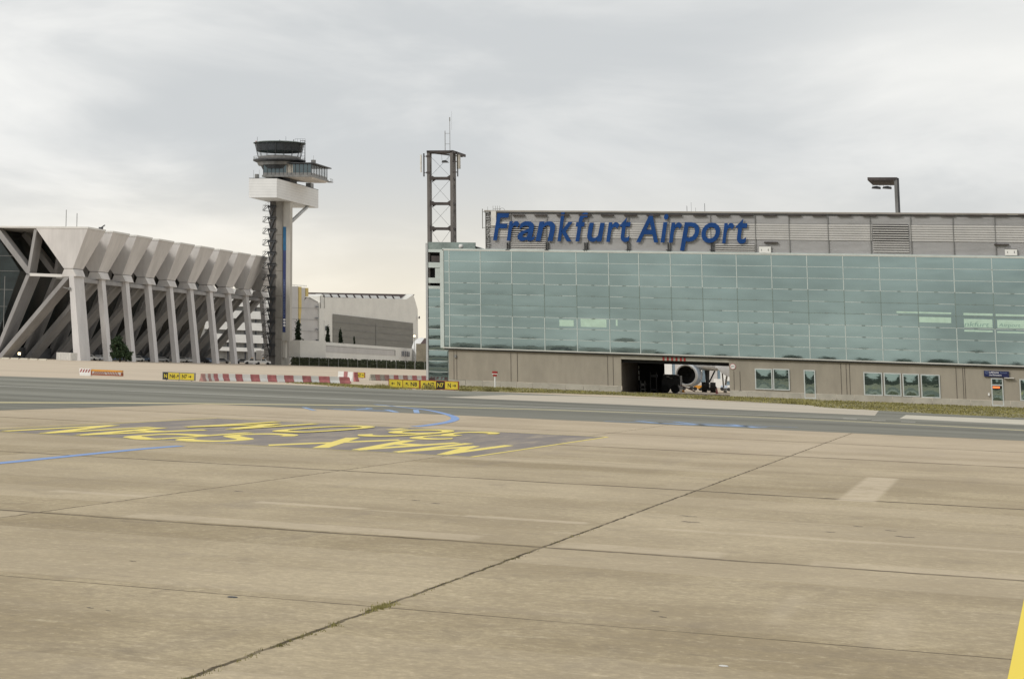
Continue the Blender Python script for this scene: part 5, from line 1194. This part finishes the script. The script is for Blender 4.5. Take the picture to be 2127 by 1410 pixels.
# trees & hedge
def tree(label, cat, u, vt, vb_, hw, dist, shape, mat, n, leaf, grp=None):
    b = at_dist(u, vb_, dist); t = at_dist(u, vt, dist); zb = max(0, b.z) if vb_ < 745 else 0; h = t.z - zb; w = hw / FP * dist * 1.0
    o = thing('cypress' if shape == 'cone' else 'leafy_tree', label, cat, (b.x, b.y, 0), grp)
    a = MB(); a.tube((b.x, b.y, 0), (b.x, b.y, zb + h * .75), max(.15, w * .07), 8, .05)
    if shape != 'cone':
        for k_ in range(6): t_ = k_ * 1.05; a.tube((b.x, b.y, zb + h * .3), (b.x + math.cos(t_) * w * .7, b.y + math.sin(t_) * w * .7, zb + h * .7), w * .035, 5, .03)
    a.build('trunk', 'bark', o)
    a = MB(); r2 = random.Random(int(u * 3))
    if shape == 'cone': leaves(a, (b.x, b.y, zb + h * .5), (w * 1.7, w * 1.7, h * .5), n, leaf, r2, shape)
    else:
        for ox, oz, fx, fz, k_ in ((-.22, .66, .62, .33, .42), (.25, .42, .62, .30, .3), (.75, .27, .42, .20, .14), (-.45, .34, .45, .25, .14)):
            leaves(a, (b.x + ox * w, b.y, zb + h * oz), (w * fx, w * fx, h * fz), int(n * k_), leaf, r2, shape)
    a.build('crown', mat, o, fix=False)
    return o
tree('dark round-topped tree standing before the third hangar column', 'tree', 249, 700, 753, 23, 655, 'ball', 'leaf_m', 5200, .38)
tree('tallest dark cypress, next to the control tower shaft', 'cypress', 619.5, 671, 740, 8, 990, 'cone', 'leaf_d', 3600, .42)
tree('dark cypress before the narrow white annex, second from the tower', 'cypress', 681, 684, 742, 5.5, 1020, 'cone', 'leaf_d', 2800, .36)
tree('dark cypress in front of the left part of the grey hangar door', 'cypress', 707, 690, 742, 5, 1040, 'cone', 'leaf_d', 2800, .36)
tree('smallest thin cypress, in front of the middle of the grey hangar door', 'cypress', 735.5, 700, 743, 2.8, 1050, 'cone', 'leaf_d', 900, .28)
a = MB(); r2 = random.Random(2)
H1, H2 = onZ(604, 758.6), onZ(884, 768)
for _ in range(5200):
    t = r2.random(); p = H1.lerp(H2, t); z = abs(r2.gauss(0, 1)) * 1.15
    q = Vector((p.x, p.y + r2.uniform(0, 4), min(z, 2.7) + .1)); s_ = .42
    d1 = Vector((r2.uniform(-1, 1), r2.uniform(-.4, .4), r2.uniform(-1, 1))).normalized() * s_; d2 = d1.cross(Vector((0, 1, .2))).normalized() * s_
    a.add([q - d1, q + d2, q + d1, q - d2], [(0, 1, 2, 3)])
a.build('hedge_tmp', 'leaf_h', fix=False)
hd = bpy.data.objects['hedge_tmp']; hd.name = 'hedge'; tag(hd, 'long rough hedge under the white gallery block', 'hedge', kind='stuff')
fe = thing('perimeter_fence', 'see-through wire fence with thin posts in front of the hedge', 'fence', tuple(H1))
for k_ in range(15):
    p = H1.lerp(H2, k_ / 14); a = MB(); a.bar((p.x, p.y - 1.5, 0), (p.x, p.y - 1.5, 2.9), .09); a.build('post', 'rail', fe)
a = MB()
for z in (.3, 1.5, 2.8): a.bar((H1.x, H1.y - 1.5, z), (H2.x, H2.y - 1.5, z), .03)
a.build('wire', 'steel_mid', fe)
# distant woods around the airfield (also what the glass mirrors)
def woods(pts, h, n, name, lab, leaf=1.6):
    a = MB(); r2 = random.Random(n)
    for _ in range(n):
        k_ = r2.randrange(len(pts) - 1); t = r2.random(); p = Vector(pts[k_]).lerp(Vector(pts[k_ + 1]), t)
        hh = h * (.75 + .25 * math.sin(p.x * .05 + p.y * .03) * math.cos(p.x * .017)); z = hh * math.sqrt(r2.random())
        q = Vector((p.x + r2.gauss(0, 4), p.y + r2.gauss(0, 4), z)); d1 = Vector((r2.uniform(-1, 1), r2.uniform(-1, 1), r2.uniform(-1, 1))).normalized() * leaf
        d2 = d1.cross(Vector((r2.uniform(-1, 1), r2.uniform(-1, 1), 1))).normalized() * leaf; a.add([q - d1, q + d2, q + d1, q - d2], [(0, 1, 2, 3)])
    for k_ in range(len(pts) - 1): a.ext([(*pts[k_], 0), (*pts[k_ + 1], 0), (*pts[k_ + 1], h * .6), (*pts[k_], h * .6)], (2, 3, 0))
    tag(a.build(name, 'leaf_w', fix=False), lab, 'woods', kind='stuff')
woods([(-700, -250), (-350, -330), (0, -360), (350, -300), (700, -200)], 8.5, 9000, 'far_woods', 'dark woods across the airfield opposite the glass hall')
tb = thing('pale_terminal', 'long pale low building across the airfield opposite the glass hall', 'building', (-180, -250, 0))
a = MB(); a.box(-260, -125, -275, -250, 0, 9.6); a.build('wall', 'bld_white', tb)
a = MB(); a.box(-258, -127, -250, -249.8, 3.5, 6.2); a.build('window_band', 'win_dark', tb)
a = MB(); a.box(-261, -124, -276, -249, 9.6, 10.1); a.build('roof', 'steel_dark', tb)
woods([(-900, 1500), (-400, 1600), (200, 1500), (900, 1300)], 12, 6000, 'distant_woods', 'low dark woods on the horizon behind the buildings', 2.5)

# ------------------------------------------------------------------ cars parked along the folded-roof hangar
def make_car(label, group, body):
    t = thing('parked_car', label, 'car', (0, 0, 0), group)
    L, Wd = 4.4, 1.8
    prof = [(-2.2, .35), (-2.2, .85), (-1.35, 1.0), (-.75, 1.42), (.75, 1.45), (1.5, 1.0), (2.15, .85), (2.2, .35)]
    a = MB(); a.ext([(x, -Wd / 2, z) for x, z in prof], (0, Wd, 0)); o = a.build('body', body, t)
    a = MB(); a.ext([(x, -Wd / 2 - .02, z) for x, z in ((-1.2, 1.0), (-.72, 1.36), (.70, 1.38), (1.3, 1.0))], (0, Wd + .04, 0)); a.build('side_windows', 'carglass', t)
    a = MB(); a.hexa([(1.5, -.75, 1.02), (1.53, -.75, 1.02), (1.53, .75, 1.02), (1.5, .75, 1.02), (.78, -.65, 1.43), (.81, -.65, 1.44), (.81, .65, 1.44), (.78, .65, 1.43)]); a.build('windscreen', 'carglass', t)
    for x in (-1.35, 1.4):
        for y in (-.92, .74):
            a = MB(); a.tube((x, y, .33), (x, y + .18, .33), .33, 16); a.build('wheel', 'tyre', t)
    for y in (-.7, .7): a = MB(); a.box(2.16, 2.22, y - .2, y + .2, .62, .78); a.build('headlight', 'white', t)
    return t
G_ = 'cars parked between the hangar columns'
protos = {}
car_list = [(186, 'white', 'white car just right of the broad first hangar column', 12), (207, 'silver', 'silver car close left of the second hangar column', 80), (238, 'carblue', 'blue grey car under the tree beside the second column', 20), (262, 'carblack', 'dark car half behind the tree trunk by the third column', 75),
            (283, 'white', 'white car facing out right of the third hangar column', 60), (299, 'carblue', 'blue grey car close left of the fourth hangar column', 15), (336, 'silver', 'silver car between the fourth and fifth hangar columns', 20), (349, 'carblack', 'dark car close left of the fifth hangar column', 80),
            (377, 'white', 'white car right of the fifth hangar column', 30), (391, 'silver', 'silver car close left of the sixth hangar column', 80), (420, 'carblack', 'dark car between the sixth and seventh hangar columns', 15), (435, 'carblue', 'blue grey car close left of the seventh hangar column', 70),
            (462, 'silver', 'silver estate car right of the seventh hangar column', 10), (503, 'silver', 'silver car left of the white pickup near the tower', 30)]
for u, m_, lb, rz in car_list:
    X = -247.5; P_ = onX(u, 752, X)
    if m_ not in protos: o = protos[m_] = make_car(lb, G_, m_)
    else: o = copy_tree(protos[m_]); o['label'] = lb
    o.location = (X, P_.y, 0); o.rotation_euler = (0, 0, R(rz)); o.scale = (1.15, 1.15, 1.2)
def make_pickup(label, p, rz):
    t = thing('pickup_truck', label, 'pickup truck', (0, 0, 0), 'white pickups beside the tower foot')
    a = MB(); a.ext([(x, -.95, z) for x, z in ((-2.7, .45), (-2.7, 1.1), (-.4, 1.1), (-.35, 1.75), (.75, 1.78), (1.35, 1.15), (2.5, 1.05), (2.6, .45))], (0, 1.9, 0)); a.build('body', 'white', t)
    a = MB(); a.ext([(x, -.97, z) for x, z in ((-.2, 1.15), (-.18, 1.66), (.70, 1.68), (1.15, 1.15))], (0, 1.94, 0)); a.build('side_windows', 'carglass', t)
    for x in (-1.7, 1.7):
        for y in (-.98, .78): a = MB(); a.tube((x, y, .4), (x, y + .2, .4), .4, 16); a.build('wheel', 'tyre', t)
    a = MB(); a.box(-.1, .5, -.5, .5, 1.79, 1.93); a.build('roof_light', 'orange', t)
    t.location = p; t.rotation_euler = (0, 0, R(rz)); t.scale = (1.15, 1.15, 1.2); return t
P_ = onX(525, 757, -236); make_pickup('white pickup truck, left of the pair near the tower foot', (P_.x, P_.y, 0), 200)
P_ = onX(545, 758, -234); make_pickup('white pickup truck nearest the tower foot', (P_.x, P_.y, 0), 15)
# container, kerb pieces
p0, p1 = onY(117, 748, 592), onY(147, 748, 592); zt9 = onY(130, 732, 592).z
ct = thing('container', 'white container left of the broad first hangar column', 'container', (p0.x, 592, 0))
a = MB(); a.box(p0.x, p1.x, 592, 597, .1, zt9); a.build('body', 'offwhite', ct)
a = MB()
for k_ in range(9): x = p0.x + (p1.x - p0.x) * (k_ + .5) / 9; a.box(x - .05, x + .05, 591.94, 591.99, .2, zt9 - .1)
a.build('rib', 'bld_grey', ct)
for k_ in range(5):
    u0 = 3 + k_ * 19.5; p, q = onY(u0, 746, 560), onY(u0 + 15, 746, 560); a = MB(); a.ext([(p.x, 560, 0), (q.x, 560, 0), (q.x, 560.15, .45), (p.x, 560.15, .45)], (0, .5, 0))
    tag(a.build('kerb_block', 'kerbstone'), 'low pale concrete kerb block in the row before the hangar gable', 'kerb block', 'row of kerb blocks before the hangar gable')

# ------------------------------------------------------------------ barriers
def barrier(p, q, h, mat, label, group, w=.55):
    p, q = Vector(p), Vector(q); d = (q - p); d.z = 0; L = d.length; d.normalize(); n = Vector((-d.y, d.x, 0)); p = p + d * .03; q = q - d * .03
    prof = [(-w / 2, .0), (-w / 2, .12), (-w * .22, h * .5), (-w * .16, h), (w * .16, h), (w * .22, h * .5), (w / 2, .12), (w / 2, 0)]
    a = MB(); k = len(prof)
    a.add([p + n * a_ + Vector((0, 0, z)) for a_, z in prof] + [q + n * a_ + Vector((0, 0, z)) for a_, z in prof], [tuple(range(k))[::-1], tuple(range(k, 2 * k))] + [(i, (i + 1) % k, (i + 1) % k + k, i + k) for i in range(k)])
    o = a.build('plastic_barrier', mat); tag(o, label, 'barrier', group); return o
ub = [418, 425, 430, 436, 442, 451, 461, 474, 487.6, 502, 519, 537.7, 554, 573, 589, 608.6, 627, 644.8, 661, 684, 704, 725]
ys = [0] * len(ub); ys[-1] = 312.0; pts = [None] * len(ub)
pts[-1] = onY(ub[-1], 796.5, 312.0)
for i in range(len(ub) - 2, -1, -1):
    Y = ys[i + 1]; best = None
    for st_ in range(0, 30):
        yy = Y - .06 * st_; c = onY(ub[i], 795, yy); L = math.hypot(c.x - pts[i + 1].x, yy - Y)
        best = (yy, c)
        if L > 1.75: break
    ys[i] = best[0]; pts[i] = best[1]
for i in range(len(ub) - 1):
    redq = i % 2 == 0
    barrier((pts[i].x, ys[i], 0), (pts[i + 1].x, ys[i + 1], 0), .95, 'red' if redq and i > 3 else 'pink' if redq else 'offwhite' if i < 4 else 'white',
            ('red' if redq else 'white') + ' plastic barrier in the long alternating row behind the taxiway edge', 'long row of red and white barriers')
for k_ in range(13):
    u0 = 769 + k_ * 9.6; Y0, Y1 = 372 + k_ * 1.2, 372 + (k_ + 1) * 1.2; p, q = onY(u0, 790, Y0), onY(u0 + 9.6, 790, Y1)
    rd = k_ % 2 == 1
    barrier((p.x, Y0, 0), (q.x, Y1, 0), 1.0, ('pink' if k_ < 4 or k_ == 7 else 'red') if rd else ('grey_pl' if k_ < 3 else 'offwhite'), ('faded red' if rd else 'soiled white') + ' plastic barrier in the shorter row behind the large yellow sign', 'shorter row of barriers behind the large sign')
for k_, (u0, u1, Y0, Y1, rd) in enumerate(((704, 716, 352, 350, 0), (716, 724, 350, 346, 1), (724, 734, 346, 344, 0), (734, 742, 344, 345, 1))):
    p, q = onY(u0, 788, Y0), onY(u1, 788, Y1)
    barrier((p.x, Y0, 0), (q.x, Y1, 0), 1.45, 'red' if rd else 'white', ('red' if rd else 'white') + ' tall barrier of the short curved group before the half-hidden yellow sign', 'curved group of barriers before the half-hidden sign', .8)
p, q = onY(704, 792, 322), onY(726, 792, 321); barrier((p.x, 322, 0), (q.x, 321, 0), .75, 'red', 'low red barrier lying ahead of the curved barrier group', None, .8)

# ------------------------------------------------------------------ taxiway signs
def fit_text(par, s_, x0, x1, z0, z1, Y, mat, name='lettering', off=.02):
    v, f = glyphs(s_, x0, x1, z0, z1, offset=off); a = MB(); a.add([(x, Y, z) for x, z, _ in v], f); return a.build(name, mat, par, fix=False)
def arrow(par, cx, cz, s_, ang, Y, mat):
    a = MB(); c, s = math.cos(ang), math.sin(ang); t = .16
    def r(x, z): return (cx + (x * c - z * s) * s_, Y, cz + (x * s + z * c) * s_)
    a.poly([r(-1, -t), r(.55, -t), r(.55, t), r(-1, t)]); a.poly([r(1, 0), r(.25, .75), r(.05, .5), r(.5, 0), r(.05, -.5), r(.25, -.75)])
    return a.build('arrow', mat, par, fix=False)
def sign(label, u0, v0, u1, v1, base_v, panels, Y, seams=(), frame='rustred'):
    p, q = onY(u0, v0, Y), onY(u1, v1, Y); t = thing('taxiway_sign', label, 'sign', (p.x, Y, 0)); x0, x1 = p.x, q.x; z1, z0 = p.z, max(.12, q.z)
    a = MB(); a.box(x0 - .07, x1 + .07, Y, Y + .35, z0 - .06, z1 + .07); a.build('frame', frame, t)
    W_ = x1 - x0; H_ = z1 - z0
    for a0, a1, bg, items in panels:
        X0, X1 = x0 + W_ * a0, x0 + W_ * a1
        a = MB(); a.box(X0 + .03, X1 - .03, Y - .03, Y - .002, z0 + .02, z1 - .02); pn = a.build('face_panel', bg, t)
        ink = 'yellow_sign' if bg == 'black_sign' else 'black_sign'; w = X1 - X0
        for it in items:
            if it[0] == 'T': fit_text(pn, it[1], X0 + w * it[2], X0 + w * it[3], z0 + H_ * .22, z0 + H_ * .78, Y - .04, ink)
            else: arrow(pn, X0 + w * it[2], z0 + H_ * .5, H_ * .25, R(it[1]), Y - .04, ink)
    a = MB()
    for k_ in range(3): x = x0 + W_ * (.1 + .4 * k_); a.box(x - .06, x + .06, Y + .1, Y + .2, 0, z0)
    a.build('foot', 'steel_mid', t)
    return t
YS1 = 274.0
sign('small black and yellow N6 and N7 sign left of the long barrier row', 338.5, 773, 403.5, 790.5, 791, [(0, .165, 'black_sign', [('T', 'N', .25, .8)]), (.165, .525, 'yellow_sign', [('T', 'N6', .15, .66), ('A', 45, .84)]), (.535, 1, 'yellow_sign', [('T', 'N7', .17, .5), ('A', 0, .70)])], YS1, frame='steel_mid')
YS2 = 286.5
sign('left large yellow sign with arrows for N and N8 at the building corner', 808, 788, 871, 806.5, 808, [(0, .455, 'yellow_sign', [('A', 180, .30), ('T', 'N', .62, .82)]), (.46, 1, 'yellow_sign', [('A', 135, .26), ('T', 'N8', .48, .86)])], YS2)
sign('right large sign with yellow N7 and N arrows around a black N7 panel', 873.5, 790, 951.5, 809.2, 811, [(0, .42, 'yellow_sign', [('A', 135, .26), ('T', 'N7', .48, .86)]), (.42, .65, 'black_sign', [('T', 'N7', .12, .85)]), (.65, 1, 'yellow_sign', [('T', 'N', .22, .46), ('A', 0, .72)])], YS2)
sign('yellow taxiway sign half hidden behind the curved red and white barriers', 704, 772.5, 757, 784, 786, [(0, .68, 'yellow_sign', []), (.68, 1, 'yellow_sign', [('T', 'N7', .12, .58), ('A', 0, .78)])], 405)
# striped barrier boards
def stripes(par, x0, x1, z0, z1, Y, n, lean, mat):
    a = MB(); w = (x1 - x0) / n
    for k_ in range(n):
        xs = x0 + w * k_; a.poly([(xs, Y, z0), (xs + w * .45, Y, z0), (min(x1, xs + w * .45 + lean), Y, z1), (min(x1, xs + lean), Y, z1)])
    return a.build('stripe', mat, par, fix=False)
YO = 286.0; p, q = onY(190, 767, YO), onY(252.5, 781, YO)
o = thing('striped_barrier_board', 'amber framed barrier board with dark diagonal stripes on the far apron edge', 'barrier', (p.x, YO, 0)); z1, z0 = p.z, max(.1, q.z)
a = MB(); a.box(p.x, q.x, YO, YO + .5, z0, z1, 0); a.build('board', 'bld_grey', o)
a = MB(); a.box(p.x - .05, q.x + .05, YO - .05, YO + .55, z1 - .22, z1, 0); a.build('top_rail', 'orange', o)
a = MB(); a.box(p.x - .05, q.x + .05, YO - .05, YO + .55, z0 - .02, z0 + .12); a.box(p.x - .08, p.x + .12, YO - .04, YO + .5, z0, z1 - .02); a.box(q.x - .1, q.x + .08, YO - .04, YO + .5, z0, z1 - .3); a.build('frame', 'rustred', o)
xm_ = (p.x + q.x) / 2 - .1
stripes(o, p.x + .25, xm_, z0 + .12, z1 - .22, YO - .06, 6, .3, 'rustred'); stripes(o, xm_ + .3, q.x - .15, z0 + .12, z1 - .22, YO - .06, 5, -.3, 'rustred')
p, q = onY(165, 764.5, YO + .4), onY(189, 779, YO + .4)
o = thing('striped_barrier_board', 'white barrier board with thin dark red stripes left of the amber one', 'barrier', (p.x, YO + .4, 0))
a = MB(); a.box(p.x, q.x, YO + .4, YO + .8, max(.05, q.z) + .2, p.z); a.box(p.x + .1, q.x, YO + .3, YO + .9, 0, max(.05, q.z) + .2); a.build('board', 'white', o)
zz1 = p.z - .1; stripes(o, p.x + .05, q.x - .1, zz1 - .42, zz1, YO + .38, 4, .22, 'redpaint')
# red and white light marker post
p = onZ(1027, 803.5); Ymk = 340.0; pt = onY(1028, 770.5, Ymk); pb_ = onY(1028, 798, Ymk)
mk_ = thing('marker_post', 'short white post with red lamp head before the beige wall', 'marker post', (pt.x, Ymk, 0)); s_ = pt.z
a = MB(); a.tube((pt.x, Ymk, 0), (pt.x, Ymk, s_ - .7), .10, 10); a.build('post', 'white', mk_)
a = MB(); a.box(pt.x - .36, pt.x + .36, Ymk - .2, Ymk + .2, s_ - .36, s_ - .02); a.box(pt.x - .26, pt.x + .26, Ymk - .15, Ymk + .15, s_ - .78, s_ - .48); a.build('lamp_head', 'redpaint', mk_)
a = MB(); a.box(pt.x - .38, pt.x + .38, Ymk - .18, Ymk + .18, s_ - .47, s_ - .37); a.build('white_band', 'white', mk_)
bpy.context.view_layer.update()
